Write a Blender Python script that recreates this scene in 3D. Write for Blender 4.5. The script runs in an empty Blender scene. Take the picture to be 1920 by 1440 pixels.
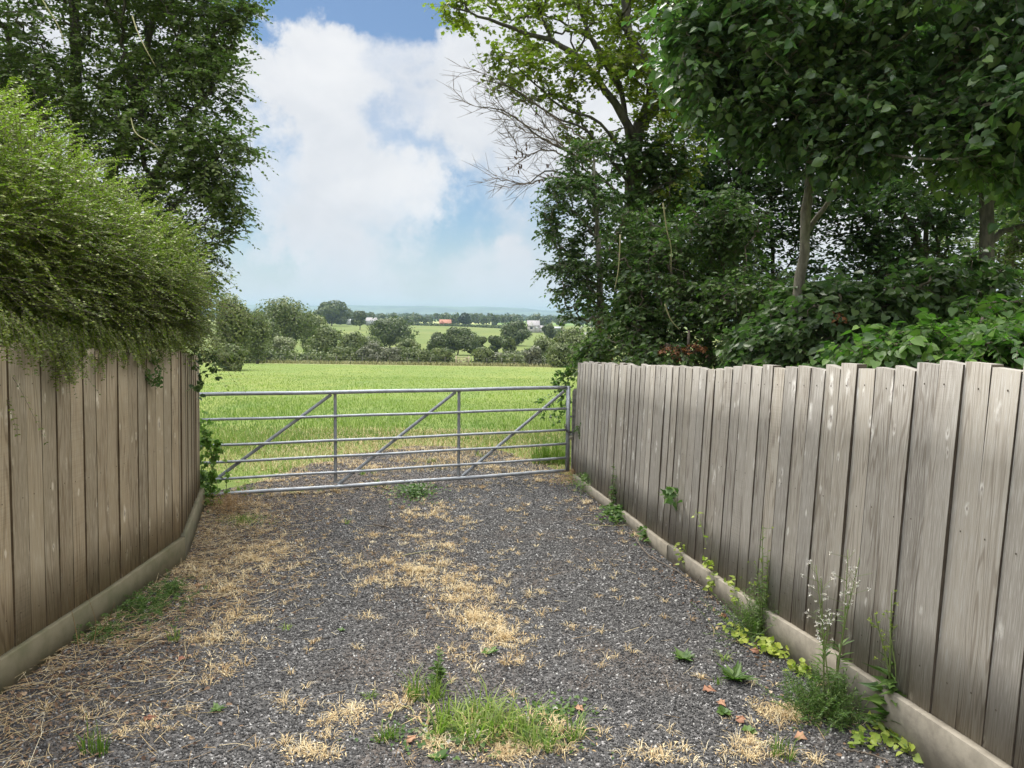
import bpy, math
import numpy as np
from mathutils import Matrix, Vector

R = np.random.default_rng(11)
SC = bpy.context.scene
COL = SC.collection
rad = math.radians

# ------------------------------------------------------------------ camera
F = 1420.0
CAM = np.array([0.0, 0.0, 1.6])
MR = Matrix.Rotation(rad(90 - 5.15), 3, 'X') @ Matrix.Rotation(rad(0.75), 3, 'Z')
MN = np.array(MR)
cam_d = bpy.data.cameras.new("camera")
cam = bpy.data.objects.new("camera", cam_d)
COL.objects.link(cam)
cam.matrix_world = Matrix.Translation(Vector(CAM)) @ MR.to_4x4()
cam_d.sensor_width = 36.0
cam_d.lens = 36.0 * F / 1920.0
cam_d.clip_start = 0.05
cam_d.clip_end = 40000
SC.camera = cam


def ray(px, py):
    return MN @ np.array([(px - 960) / F, (720 - py) / F, -1.0])


def P(px, py, Y):
    """point seen at (px, py) of the photo, Y metres ahead"""
    d = ray(px, py)
    return CAM + d * (Y / d[1])


def S(px, Y):
    return px * Y / F


# terrain profile along the view
PY = np.array([-60, 0, 10, 12, 40, 100, 116, 180, 300, 450, 600, 1200, 3000, 9500.0])
PZ = np.array([2.4, 0, -0.40, -0.50, -1.95, -5.1, -6.0, -7.7, -7.8, -7.4, -6.7, -9.0, -14.0, -22.0])


def hgt(x, y):
    z = np.interp(y, PY, PZ)
    far = np.clip((np.asarray(y) - 150) / 300.0, 0, 1)
    dip = np.clip((-1.5 - np.asarray(x)) / .9, 0, 1) * np.clip((9.0 - np.asarray(y)) / 1.5, 0, 1)
    z = z - .05 * dip * dip * (3 - 2 * dip)
    return z + far * 0.5 * np.sin(np.asarray(x) * 0.011 + 1.0) * np.sin(np.asarray(y) * 0.008)


def G(px, py):
    """ground point seen at (px, py)"""
    d = ray(px, py)
    k = d[2] / d[1]
    Y = 5.0
    for _ in range(60):
        x = d[0] / d[1] * Y
        Y = 0.5 * Y + 0.5 * max(0.3, float(hgt(x, Y) - CAM[2]) / k)
    p = CAM + d * (Y / d[1])
    p[2] = float(hgt(p[0], p[1]))
    return p


def on_ground(x, y, dz=0.0):
    return np.array([x, y, float(hgt(x, y)) + dz])


def nrm(a):
    a = np.asarray(a, float)
    return a / np.maximum(np.linalg.norm(a, axis=-1, keepdims=True), 1e-9)


# ------------------------------------------------------------------ mesh builder
class MB:
    def __init__(self):
        self.v, self.f, self.t, self.uv, self.nv = [], [], [], [], 0

    def add(self, V, Fs, tint=0.5, uv=None):
        V = np.asarray(V, float)
        n = len(V)
        self.v.append(V)
        for f in (Fs if isinstance(Fs, list) else [Fs]):
            self.f.append(np.asarray(f, int) + self.nv)
        self.t.append(np.broadcast_to(np.asarray(tint, float), (n,)).copy())
        self.uv.append(np.zeros((n, 2)) if uv is None else np.asarray(uv, float))
        self.nv += n

    def build(self, name, m, parent=None, smooth=False):
        me = bpy.data.meshes.new(name)
        V = np.concatenate(self.v)
        if parent is not None:
            V = V - np.array(parent.location)
        me.vertices.add(len(V))
        me.vertices.foreach_set("co", V.ravel())
        loops = np.concatenate([f.ravel() for f in self.f])
        cnt = np.concatenate([np.full(len(f), f.shape[1]) for f in self.f])
        me.loops.add(len(loops))
        me.loops.foreach_set("vertex_index", loops.astype(np.int32))
        me.polygons.add(len(cnt))
        st = np.concatenate([[0], np.cumsum(cnt)[:-1]])
        me.polygons.foreach_set("loop_start", st.astype(np.int32))
        if smooth:
            me.polygons.foreach_set("use_smooth", np.ones(len(cnt), bool))
        a = me.attributes.new("tint", 'FLOAT', 'POINT')
        a.data.foreach_set("value", np.concatenate(self.t).astype(np.float32))
        u = np.concatenate(self.uv)
        if np.any(u):
            l = me.uv_layers.new(name="UVMap")
            l.data.foreach_set("uv", u[loops].astype(np.float32).ravel())
        me.update(calc_edges=True)
        me.materials.append(m)
        o = bpy.data.objects.new(name, me)
        COL.objects.link(o)
        if parent is not None:
            o.parent = parent
        return o


def tag(o, label=None, cat=None, group=None, kind=None):
    if label: o["label"] = label
    if cat: o["category"] = cat
    if group: o["group"] = group
    if kind: o["kind"] = kind
    return o


def thing(name, label, cat, loc, group=None):
    o = bpy.data.objects.new(name, None)
    o.empty_display_size = 0.2
    COL.objects.link(o)
    o.location = [float(c) for c in loc]
    return tag(o, label, cat, group)


# leaf templates: (along, across, up)
T_DIAMOND = (np.array([[0, 0, 0], [.45, .5, .10], [1, 0, 0], [.45, -.5, .10]]), [[0, 3, 2, 1]])
T_OVAL = (np.array([[0, 0, 0], [.25, .40, .09], [.68, .36, .07], [1, 0, -.06], [.68, -.36, .07], [.25, -.40, .09]]),
          [[0, 3, 2, 1], [0, 5, 4, 3]])
T_HEART = (np.array([[0, 0, 0], [-.10, .22, .05], [.10, .50, .10], [.45, .48, .08], [.78, .22, .0], [1.05, 0, -.10],
                     [.78, -.22, .0], [.45, -.48, .08], [.10, -.50, .10], [-.10, -.22, .05]]),
           [[0, 5, 4, 3, 2, 1], [0, 9, 8, 7, 6, 5]])
T_LOBED = (np.array([[0, 0, 0], [.05, .45, .05], [.30, .30, .05], [.45, .55, .05], [.62, .25, .02], [1, 0, -.05],
                     [.62, -.25, .02], [.45, -.55, .05], [.30, -.30, .05], [.05, -.45, .05]]),
           [[0, 5, 4, 3, 2, 1], [0, 9, 8, 7, 6, 5]])


def leaves(mb, pos, ax, nm, L, W, tm, tint):
    pos = np.asarray(pos, float)
    n = len(pos)
    if n == 0: return
    ax = nrm(ax)
    sd = nrm(np.cross(nm, ax))
    up = np.cross(ax, sd)
    tv, tf = tm
    L = np.broadcast_to(L, (n,))[:, None, None]
    W = np.broadcast_to(W, (n,))[:, None, None]
    V = pos[:, None] + tv[None, :, :1] * L * ax[:, None] + tv[None, :, 1:2] * W * sd[:, None] + tv[None, :, 2:] * L * up[:, None]
    k = len(tv)
    Fa = np.asarray(tf)[None] + (np.arange(n) * k)[:, None, None]
    mb.add(V.reshape(-1, 3), Fa.reshape(-1, Fa.shape[2]), np.repeat(np.broadcast_to(tint, (n,)), k))


def tubes(mb, A, B, ra, rb, k=3, tint=0.5):
    A = np.asarray(A, float); B = np.asarray(B, float)
    n = len(A)
    if n == 0: return
    d = nrm(B - A)
    ref = np.where(np.abs(d[:, 2:]) > 0.9, np.array([[1., 0, 0]]), np.array([[0, 0, 1.]]))
    u = nrm(np.cross(d, ref)); w = np.cross(d, u)
    th = np.arange(k) * 2 * np.pi / k
    ring = np.cos(th)[None, :, None] * u[:, None] + np.sin(th)[None, :, None] * w[:, None]
    ra = np.broadcast_to(ra, (n,))[:, None, None]; rb = np.broadcast_to(rb, (n,))[:, None, None]
    V = np.concatenate([A[:, None] + ring * ra, B[:, None] + ring * rb], 1)
    i = np.arange(k); j = (i + 1) % k
    q = np.stack([i, j, j + k, i + k], 1)
    Fa = q[None] + (np.arange(n) * 2 * k)[:, None, None]
    mb.add(V.reshape(-1, 3), Fa.reshape(-1, 4), np.repeat(np.broadcast_to(tint, (n,)), 2 * k))


def polytube(mb, pts, r, k=8, tint=0.5, wob=0.0, cap=True):
    pts = np.asarray(pts, float); n = len(pts)
    r = np.broadcast_to(r, (n,)).copy()
    tg = np.gradient(pts, axis=0); tg = nrm(tg)
    u = np.cross(tg[0], [0, 0, 1.0] if abs(tg[0][2]) < .9 else [1.0, 0, 0]); u = u / np.linalg.norm(u)
    th = np.arange(k) * 2 * np.pi / k
    V = []
    for i in range(n):
        u = u - tg[i] * np.dot(u, tg[i]); u = u / np.linalg.norm(u)
        w = np.cross(tg[i], u)
        rr = r[i] * (1 + wob * R.normal(size=k))
        V.append(pts[i] + (np.cos(th) * rr)[:, None] * u + (np.sin(th) * rr)[:, None] * w)
    i = np.arange(k); j = (i + 1) % k
    q = np.concatenate([np.stack([i, j, j + k, i + k], 1) + s * k for s in range(n - 1)])
    Fs = [q]
    if cap:
        Fs += [np.arange(k)[None, ::-1], (np.arange(k) + (n - 1) * k)[None]]
    mb.add(np.concatenate(V), Fs, tint)


def box(mb, lo, hi, tint=0.5):
    lo = np.array(lo, float); hi = np.array(hi, float)
    V = np.array([[x, y, z] for z in (lo[2], hi[2]) for y in (lo[1], hi[1]) for x in (lo[0], hi[0])])
    Fq = np.array([[0, 2, 3, 1], [4, 5, 7, 6], [0, 1, 5, 4], [1, 3, 7, 5], [3, 2, 6, 7], [2, 0, 4, 6]])
    mb.add(V, Fq, tint)


def smoothline(pts, n):
    """Catmull-Rom through pts"""
    p = np.asarray(pts, float)
    p = np.vstack([2 * p[0] - p[1], p, 2 * p[-1] - p[-2]])
    m = len(p) - 3
    out = []
    for t in np.linspace(0, m - 1e-6, n):
        i = int(t); s = t - i
        a, b, c, d = p[i], p[i + 1], p[i + 2], p[i + 3]
        out.append(0.5 * (2 * b + (c - a) * s + (2 * a - 5 * b + 4 * c - d) * s * s + (3 * b - a - 3 * c + d) * s ** 3))
    return np.array(out)


# ------------------------------------------------------------------ materials
def mat(name):
    m = bpy.data.materials.new(name)
    m.use_nodes = True
    m.node_tree.nodes.clear()
    return m, m.node_tree


class NT:
    def __init__(s, t): s.t = t

    def n(s, typ, **kw):
        nd = s.t.nodes.new(typ)
        for k, v in kw.items():
            if k.startswith('_'): setattr(nd, k[1:], v)
            else:
                key = int(k[1:]) if k[0] == 'i' and k[1:].isdigit() else k.replace('__', ' ')
                if isinstance(v, bpy.types.NodeSocket): s.t.links.new(v, nd.inputs[key])
                else: nd.inputs[key].default_value = v
        return nd

    def math(s, op, a, b=0.0, c=0.0, clamp=False):
        nd = s.n('ShaderNodeMath', _operation=op, _use_clamp=clamp)
        for i, v in enumerate((a, b, c)):
            if isinstance(v, bpy.types.NodeSocket): s.t.links.new(v, nd.inputs[i])
            else: nd.inputs[i].default_value = v
        return nd.outputs[0]

    def mix(s, fac, a, b, bt='MIX'):
        nd = s.n('ShaderNodeMix', _data_type='RGBA', _blend_type=bt)
        for i, v in ((0, fac), (6, a), (7, b)):
            if isinstance(v, bpy.types.NodeSocket): s.t.links.new(v, nd.inputs[i])
            else: nd.inputs[i].default_value = v if i == 0 or len(v) == 4 else (*v, 1)
        return nd.outputs[2]

    def ss(s, v, lo, hi, a=0.0, b=1.0):
        nd = s.n('ShaderNodeMapRange', _interpolation_type='SMOOTHSTEP')
        s.t.links.new(v, nd.inputs[0])
        for i, q in enumerate((lo, hi, a, b)): nd.inputs[i + 1].default_value = q
        return nd.outputs[0]

    def noise(s, vec, scale, detail=4, rough=.55, dist=0.0):
        nd = s.n('ShaderNodeTexNoise', Scale=scale, Detail=detail, Roughness=rough, Distortion=dist)
        if vec is not None: s.t.links.new(vec, nd.inputs['Vector'])
        return nd.outputs['Fac']

    def map(s, vec, scale, loc=(0, 0, 0)):
        nd = s.n('ShaderNodeMapping')
        s.t.links.new(vec, nd.inputs['Vector'])
        nd.inputs['Scale'].default_value = scale; nd.inputs['Location'].default_value = loc
        return nd.outputs[0]

    def out(s, sh): s.t.links.new(sh, s.n('ShaderNodeOutputMaterial').inputs[0])


def leaf_mat(name, c0, c1, trans=0.3, rough=0.5, tcol=1.6, spec=.35):
    m, t = mat(name); N = NT(t)
    at = N.n('ShaderNodeAttribute', _attribute_name='tint').outputs['Fac']
    c = N.mix(at, c0, c1)
    p = N.n('ShaderNodeBsdfPrincipled', Base__Color=c, Roughness=rough)
    p.inputs['Specular IOR Level'].default_value = spec
    tc = N.mix(1.0, c, (min(1, tcol * 1.15), tcol, tcol * .45), 'MULTIPLY')
    tr = N.n('ShaderNodeBsdfTranslucent', Color=tc)
    mx = N.n('ShaderNodeMixShader', i0=trans)
    t.links.new(p.outputs[0], mx.inputs[1]); t.links.new(tr.outputs[0], mx.inputs[2])
    N.out(mx.outputs[0])
    return m


def bark_mat(name, c0, c1, sc=18):
    m, t = mat(name); N = NT(t)
    co = N.n('ShaderNodeTexCoord').outputs['Object']
    a = N.noise(N.map(co, (1, 1, .25)), sc, 6, .65)
    b = N.noise(co, sc * .25, 3)
    c = N.mix(N.ss(a, .35, .65), c0, c1)
    c = N.mix(N.ss(b, .5, .7, 0, .45), c, (.075, .085, .04))
    bp = N.n('ShaderNodeBump', Strength=.6, Distance=.02, Height=a)
    p = N.n('ShaderNodeBsdfPrincipled', Base__Color=c, Roughness=.9, Normal=bp.outputs[0])
    N.out(p.outputs[0])
    return m


def plain_mat(name, c, rough=.7, metal=0.0, c2=None, sc=20.0, bump=0.0, spec=.4):
    m, t = mat(name); N = NT(t)
    co = N.n('ShaderNodeTexCoord').outputs['Object']
    a = N.noise(co, sc, 5, .6)
    col = N.mix(N.ss(a, .35, .68), c, c2 if c2 else tuple(x * .75 for x in c))
    p = N.n('ShaderNodeBsdfPrincipled', Base__Color=col, Roughness=rough, Metallic=metal)
    p.inputs['Specular IOR Level'].default_value = spec
    if bump:
        bp = N.n('ShaderNodeBump', Strength=bump, Distance=.01, Height=a)
        t.links.new(bp.outputs[0], p.inputs['Normal'])
    N.out(p.outputs[0])
    return m


def tint_mat(name, c0, c1, rough=.8, spec=.3, stops=None):
    m, t = mat(name); N = NT(t)
    at = N.n('ShaderNodeAttribute', _attribute_name='tint').outputs['Fac']
    if stops:
        cr = N.n('ShaderNodeValToRGB', Fac=at)
        e = cr.color_ramp.elements
        while len(e) < len(stops): e.new(.5)
        for i, (q, c) in enumerate(stops):
            e[i].position = q; e[i].color = (*c, 1)
        c = cr.outputs[0]
    else:
        c = N.mix(at, c0, c1)
    p = N.n('ShaderNodeBsdfPrincipled', Base__Color=c, Roughness=rough)
    p.inputs['Specular IOR Level'].default_value = spec
    N.out(p.outputs[0])
    return m


def wood_mat(name, base, warm, light, green=0.0):
    m, t = mat(name); N = NT(t)
    uv = N.n('ShaderNodeUVMap').outputs[0]
    at = N.n('ShaderNodeAttribute', _attribute_name='tint').outputs['Fac']
    g1 = N.noise(N.map(uv, (120, 1.7, 1)), 1, 6, .75)
    g2 = N.noise(N.map(uv, (260, 9, 1)), 1, 3, .6)
    g3 = N.noise(N.map(uv, (5, 1.4, 1)), 1, 3, .6)
    # cathedral growth rings
    rg = N.noise(N.map(uv, (9, .55, 1)), 1, 2, .5)
    rings = N.math('SINE', N.math('MULTIPLY', rg, 95.0))
    rmask = N.ss(N.noise(N.map(uv, (2.5, .5, 1), (3, 7, 0)), 1, 1), .42, .54)
    # saw marks across some boards
    saw = N.noise(N.map(uv, (3, 150, 1)), 1, 2, .5)
    smask = N.ss(N.noise(N.map(uv, (1.2, .6, 1), (9, 2, 0)), 1, 1), .56, .66)
    # knots
    def knots(scale, thr, loc, r0, r1):
        w = N.n('ShaderNodeTexVoronoi', Scale=1.0, Randomness=.95)
        wv = N.n('ShaderNodeVectorMath', _operation='ADD')
        nz = N.n('ShaderNodeTexNoise', Scale=22.0, Detail=4.0); t.links.new(uv, nz.inputs['Vector'])
        sc = N.n('ShaderNodeVectorMath', _operation='SCALE'); t.links.new(nz.outputs['Color'], sc.inputs[0]); sc.inputs['Scale'].default_value = .22
        t.links.new(N.map(uv, scale, loc), wv.inputs[0]); t.links.new(sc.outputs[0], wv.inputs[1])
        t.links.new(wv.outputs[0], w.inputs['Vector'])
        rnd = N.n('ShaderNodeSeparateColor', Color=w.outputs['Color']).outputs[0]
        on = N.math('GREATER_THAN', rnd, thr)
        d = w.outputs['Distance']
        core = N.math('MULTIPLY', N.ss(d, r0 * .4, r0, 1, 0), on)
        eye = N.math('MULTIPLY', N.ss(d, 0, r0 * .45, 1, 0), on)
        halo = N.math('MULTIPLY', N.ss(d, r0, r1, 1, 0), on)
        return core, eye, halo
    k1 = knots((7.5, 3.2, 1), .40, (0, 0, 0), .085, .24)
    k2 = knots((16, 7.0, 1), .62, (3.3, 1.7, 0), .10, .24)
    c = N.mix(N.ss(at, 0, 1), base, warm)
    tv = N.n('ShaderNodeAttribute', _attribute_name='tint').outputs['Fac']
    val = N.math('ADD', .76, N.math('MULTIPLY', N.math('FRACT', N.math('MULTIPLY', tv, 7.31)), .36))
    hs = N.n('ShaderNodeHueSaturation', Value=val, Color=c); c = hs.outputs[0]
    c = N.mix(N.ss(g1, .42, .66, 0, .62), c, N.mix(1.0, c, (.55, .52, .48), 'MULTIPLY'))
    c = N.mix(N.ss(g2, .46, .66, 0, .75), c, light)
    c = N.mix(N.ss(g3, .52, .72, 0, .25), c, light)
    c = N.mix(N.math('MULTIPLY', N.ss(rings, .2, 1, 0, .8), rmask), c, N.mix(1.0, c, (.62, .58, .54), 'MULTIPLY'))
    c = N.mix(N.math('MULTIPLY', N.ss(saw, .45, .65, 0, .22), smask), c, N.mix(1.0, c, (.6, .57, .55), 'MULTIPLY'))
    hl = tuple(min(1, x * 1.35 + .05) for x in light)
    for core, eye, halo in (k1, k2):
        c = N.mix(N.math('MULTIPLY', N.math('MULTIPLY', halo, N.ss(N.noise(N.map(uv, (38, 13, 1)), 1, 4, .65), .38, .58, .1, 1)), .80), c, hl)
        c = N.mix(N.math('MULTIPLY', core, .70), c, (.17, .14, .115))
        c = N.mix(N.math('MULTIPLY', eye, .75), c, (.055, .045, .04))
    c = N.mix(N.math('LESS_THAN', at, -.5), c, N.mix(1.0, c, (.30, .26, .22), 'MULTIPLY'))  # negative tint: gap shadow painted onto board edges; nail heads share the dark tone
    if green:
        sp = N.n('ShaderNodeSeparateXYZ', Vector=uv)
        gm = N.math('MULTIPLY', N.ss(sp.outputs[1], .55, .0, 0, 1), N.ss(N.noise(N.map(uv, (6, 2, 1)), 1, 4), .35, .7))
        c = N.mix(N.math('MULTIPLY', gm, green), c, (.14, .15, .045))
    h = N.math('ADD', N.math('MULTIPLY', g1, .6), N.math('MULTIPLY', g2, .5))
    h = N.math('SUBTRACT', h, N.math('MULTIPLY', k1[0], .3))
    bp = N.n('ShaderNodeBump', Strength=.55, Distance=.004, Height=h)
    p = N.n('ShaderNodeBsdfPrincipled', Base__Color=c, Roughness=.85, Normal=bp.outputs[0])
    p.inputs['Specular IOR Level'].default_value = .25
    N.out(p.outputs[0])
    return m


M = {}
M['lime_leaf'] = leaf_mat('lime_leaf', (.066, .108, .046), (.200, .275, .078), .38, .33, 1.6, .5)
M['dark_leaf'] = leaf_mat('dark_leaf', (.052, .084, .036), (.140, .195, .066), .35, .40)
M['ivy_leaf'] = leaf_mat('ivy_leaf', (.056, .092, .030), (.165, .225, .058), .33, .38)
M['maple_leaf'] = leaf_mat('maple_leaf', (.115, .125, .018), (.255, .245, .030), .5, .5)
M['hawthorn_leaf'] = leaf_mat('hawthorn_leaf', (.080, .100, .034), (.185, .215, .068), .38, .5)
M['lonicera_leaf'] = leaf_mat('lonicera_leaf', (.078, .102, .013), (.300, .318, .044), .33, .45)
M['hazel_leaf'] = leaf_mat('hazel_leaf', (.060, .115, .026), (.180, .285, .048), .35, .42)
M['lime_green_leaf'] = leaf_mat('lime_green_leaf', (.17, .23, .035), (.36, .39, .06), .3, .5)
M['weed_leaf'] = leaf_mat('weed_leaf', (.060, .115, .025), (.175, .250, .055), .3, .5)
M['grass_blade'] = leaf_mat('grass_blade', (.085, .140, .022), (.280, .330, .070), .3, .5)
M['field_blade'] = leaf_mat('field_blade', (.090, .150, .020), (.310, .322, .070), .3, .5)
M['russet_leaf'] = leaf_mat('russet_leaf', (.15, .06, .025), (.42, .17, .06), .3, .6)
M['straw'] = tint_mat('straw', None, None, .8, .25, [(0, (.24, .15, .07)), (.35, (.44, .30, .14)), (.75, (.62, .49, .27)), (1, (.74, .64, .43))])
M['dry_weed'] = tint_mat('dry_weed', (.20, .105, .045), (.42, .29, .13), .85)
M['litter'] = tint_mat('litter', None, None, .8, .2, [(0, (.075, .045, .030)), (.45, (.16, .10, .06)), (.8, (.30, .20, .12)), (1, (.46, .36, .25))])
M['rank'] = tint_mat('rank', (.15, .17, .06), (.34, .30, .14), .85)
M['dead_leaf'] = tint_mat('dead_leaf', (.20, .075, .045), (.42, .25, .14), .7)
M['stone'] = tint_mat('stone', None, None, .75, .35, [(0, (.027, .0255, .024)), (.5, (.074, .070, .065)), (.8, (.135, .128, .118)), (.94, (.25, .24, .222)), (1, (.50, .48, .44))])
M['flower'] = tint_mat('flower', (.55, .50, .40), (.80, .78, .70), .7)
M['stem'] = tint_mat('stem', (.10, .15, .04), (.22, .25, .08), .7)
M['pale_stem'] = plain_mat('pale_stem', (.36, .30, .16), .7, 0, (.25, .26, .10))
M['twig'] = plain_mat('twig', (.21, .165, .12), .85, 0, (.10, .08, .06), 30)
M['bark'] = bark_mat('bark', (.12, .105, .075), (.26, .235, .175))
M['bark_dark'] = bark_mat('bark_dark', (.045, .040, .030), (.11, .095, .07))
M['bark_grey'] = bark_mat('bark_grey', (.15, .13, .095), (.33, .30, .235), 26)
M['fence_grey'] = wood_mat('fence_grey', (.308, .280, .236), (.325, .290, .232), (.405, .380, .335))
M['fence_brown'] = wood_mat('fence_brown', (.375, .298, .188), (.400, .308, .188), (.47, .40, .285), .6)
M['gravel_board'] = plain_mat('gravel_board', (.300, .265, .205), .9, 0, (.225, .198, .152), 16, .3, .2)
M['gravel_board_mossy'] = plain_mat('gravel_board_mossy', (.185, .158, .098), .9, 0, (.130, .120, .066), 7, .3, .2)
M['moss'] = plain_mat('moss', (.15, .17, .04), .95, 0, (.24, .24, .09), 30, .5)
M['galv'] = plain_mat('galvanised', (.36, .375, .385), .48, .5, (.26, .27, .28), 14, .15, .5)
M['post'] = plain_mat('post_wood', (.105, .095, .080), .9, 0, (.20, .185, .155), 22, .5)
M['chain'] = plain_mat('chain_steel', (.13, .125, .12), .5, .7, (.07, .06, .055), 40)
M['brass'] = plain_mat('padlock_brass', (.30, .27, .20), .45, .6)
M['pale_wood'] = plain_mat('pale_wood', (.46, .38, .25), .85, 0, (.36, .30, .20))
for nm, c0, c1 in (('oak', (.085, .104, .034), (.185, .205, .062)), ('oak_dark', (.064, .082, .034), (.135, .158, .054)),
                   ('willow', (.13, .145, .060), (.26, .27, .125)), ('scrub', (.115, .118, .070), (.21, .205, .125)),
                   ('bush', (.082, .104, .036), (.195, .215, .068)), ('conifer', (.024, .042, .024), (.05, .075, .038))):
    M[nm] = leaf_mat('far_' + nm, c0, c1, .15, .6)


# ------------------------------------------------------------------ ground
def ground_mat():
    m, t = mat('pasture'); N = NT(t)
    geo = N.n('ShaderNodeNewGeometry').outputs['Position']
    a = N.noise(N.map(geo, (.05, .018, .05)), 1, 5, .6)
    b = N.noise(N.map(geo, (.9, .25, .9)), 1, 5, .65)
    d = N.noise(N.map(geo, (14, 6, 10)), 1, 4, .7)
    c = N.mix(N.ss(a, .36, .66), (.140, .185, .038), (.205, .225, .055))
    c = N.mix(N.ss(b, .40, .70, 0, .6), c, (.100, .165, .036))
    c = N.mix(N.ss(d, .50, .75, 0, .5), c, (.23, .25, .09))
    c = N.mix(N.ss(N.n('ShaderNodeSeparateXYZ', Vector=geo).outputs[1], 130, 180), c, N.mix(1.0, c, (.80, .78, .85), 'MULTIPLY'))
    # unmown margin and rough strip near the far hedge
    y = N.n('ShaderNodeSeparateXYZ', Vector=geo).outputs[1]
    rough = N.math('MULTIPLY', N.ss(y, 92, 102), N.ss(y, 128, 112))
    c = N.mix(N.math('MULTIPLY', rough, N.ss(b, .3, .6, .4, .95)), c, (.26, .255, .11))
    # patchwork of far fields
    v = N.n('ShaderNodeTexVoronoi', Scale=1.0); t.links.new(N.map(geo, (.0032, .0022, 0)), v.inputs['Vector'])
    fr = N.n('ShaderNodeSeparateColor', Color=v.outputs['Color']).outputs[0]
    fc = N.mix(N.ss(fr, .3, .9), (.13, .21, .05), (.36, .36, .14))
    c = N.mix(N.ss(y, 620, 900, 0, .9), c, fc)
    bp = N.n('ShaderNodeBump', Strength=.5, Distance=.06, Height=d)
    p = N.n('ShaderNodeBsdfPrincipled', Base__Color=c, Roughness=.9, Normal=bp.outputs[0])
    p.inputs['Specular IOR Level'].default_value = .15
    N.out(p.outputs[0])
    return m


ys = np.unique(np.concatenate([np.linspace(-60, 0, 8), np.linspace(0, 40, 60), np.geomspace(40, 9400, 110), PY]))
ts = np.linspace(-1, 1, 90)
X = ts[None, :] * (40 + 0.95 * np.maximum(ys, 0))[:, None]
Yg = np.repeat(ys[:, None], len(ts), 1)
Zg = hgt(X, Yg) - .05 * ((Yg < 10.5) & (np.abs(X) < 4.5))
V = np.stack([X, Yg, Zg], -1).reshape(-1, 3)
nx = len(ts)
i = (np.arange(len(ys) - 1)[:, None] * nx + np.arange(nx - 1)[None]).ravel()
mb = MB(); mb.add(V, np.stack([i, i + 1, i + nx + 1, i + nx], 1))
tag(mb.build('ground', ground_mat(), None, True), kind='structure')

# driveway sheet
DL = np.array([[-4, -3.3], [3.0, -2.62], [5.46, -2.62], [6.4, -2.95], [7.4, -3.25], [8.0, -3.25], [8.6, -2.85], [9.3, -2.75], [10.4, -2.45], [11.3, -2.0], [11.9, -1.5]])
DR = np.array([[-4, 2.75], [2.5, 1.80], [8.9, .86], [9.5, .60], [10.2, .42], [10.8, .15], [11.4, -.2], [11.9, -.9]])


def dlim(y):
    w = 0.10 * np.sin(np.asarray(y) * 5.1) + 0.06 * np.sin(np.asarray(y) * 13.7 + 1)
    far = np.clip((np.asarray(y) - 9.0) / .8, 0, 1)
    return np.interp(y, DL[:, 0], DL[:, 1]) + w * far, np.interp(y, DR[:, 0], DR[:, 1]) + w * far * .8


def bumpz(x, y):
    return (0.007 * np.sin(x * 3.1 + y * 1.7) * np.sin(y * 2.3 - x) + 0.004 * np.sin(x * 11 + 2 * np.sin(y * 7)) * np.sin(y * 9.3 + x * 3))


def drive_z(x, y):
    return hgt(x, y) + 0.016 + bumpz(x, y)


def drive_mat():
    m, t = mat('gravel_surface'); N = NT(t)
    geo = N.n('ShaderNodeNewGeometry').outputs['Position']
    v = N.n('ShaderNodeTexVoronoi', Scale=75.0); t.links.new(geo, v.inputs['Vector'])
    v2 = N.n('ShaderNodeTexVoronoi', Scale=150.0); t.links.new(geo, v2.inputs['Vector'])
    rnd = N.n('ShaderNodeSeparateColor', Color=v.outputs['Color']).outputs[0]
    c = N.mix(rnd, (.034, .032, .030), (.118, .111, .103))
    c = N.mix(N.ss(rnd, .94, .97, 0, .8), c, (.34, .32, .30))
    rn2 = N.n('ShaderNodeSeparateColor', Color=v2.outputs['Color']).outputs[1]
    c = N.mix(N.ss(rn2, .9, .97, 0, .5), c, (.24, .22, .20))
    # soil worked into the gravel along the sides and the middle
    a = N.noise(geo, 1.5, 5, .6); b = N.noise(geo, 9, 4, .6)
    x = N.n('ShaderNodeSeparateXYZ', Vector=geo).outputs[0]
    side = N.ss(x, -1.25, -2.0)
    yq = N.n('ShaderNodeSeparateXYZ', Vector=geo).outputs[1]
    mid = N.math('ABSOLUTE', N.math('ADD', N.math('ADD', x, -.43), N.math('MULTIPLY', yq, .2)))
    side = N.math('ADD', side, N.ss(mid, .55, .1, 0, .6), clamp=True)
    sm = N.math('ADD', N.ss(a, .50, .66, 0, .75), side, clamp=True)
    sm = N.math('MULTIPLY', sm, N.ss(b, .3, .62, .2, .9))
    c = N.mix(sm, c, N.mix(N.noise(geo, 60, 4, .7), (.055, .040, .030), (.150, .110, .078)))
    h = N.math('ADD', N.math('MULTIPLY', v.outputs['Distance'], -.7), N.math('MULTIPLY', v2.outputs['Distance'], -.3))
    bp = N.n('ShaderNodeBump', Strength=.9, Distance=.012, Height=h)
    p = N.n('ShaderNodeBsdfPrincipled', Base__Color=c, Roughness=.85, Normal=bp.outputs[0])
    p.inputs['Specular IOR Level'].default_value = .3
    N.out(p.outputs[0])
    return m


yy = np.linspace(-4, 11.9, 330)
l, r = dlim(yy)
tt = np.linspace(0, 1, 110)
X = l[:, None] + (r - l)[:, None] * tt[None]
Yd = np.repeat(yy[:, None], 110, 1)
V = np.stack([X, Yd, drive_z(X, Yd)], -1).reshape(-1, 3)
i = (np.arange(len(yy) - 1)[:, None] * 110 + np.arange(109)[None]).ravel()
mb = MB(); mb.add(V, np.stack([i, i + 1, i + 111, i + 110], 1))
tag(mb.build('driveway', drive_mat(), None, True), kind='structure')

# loose stones on the driveway
def scatter_drive(n, y0, y1, pw=1.0):
    y = y0 + (y1 - y0) * R.random(n) ** pw
    l, r = dlim(y)
    x = l + (r - l) * R.random(n)
    return x, y


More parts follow.
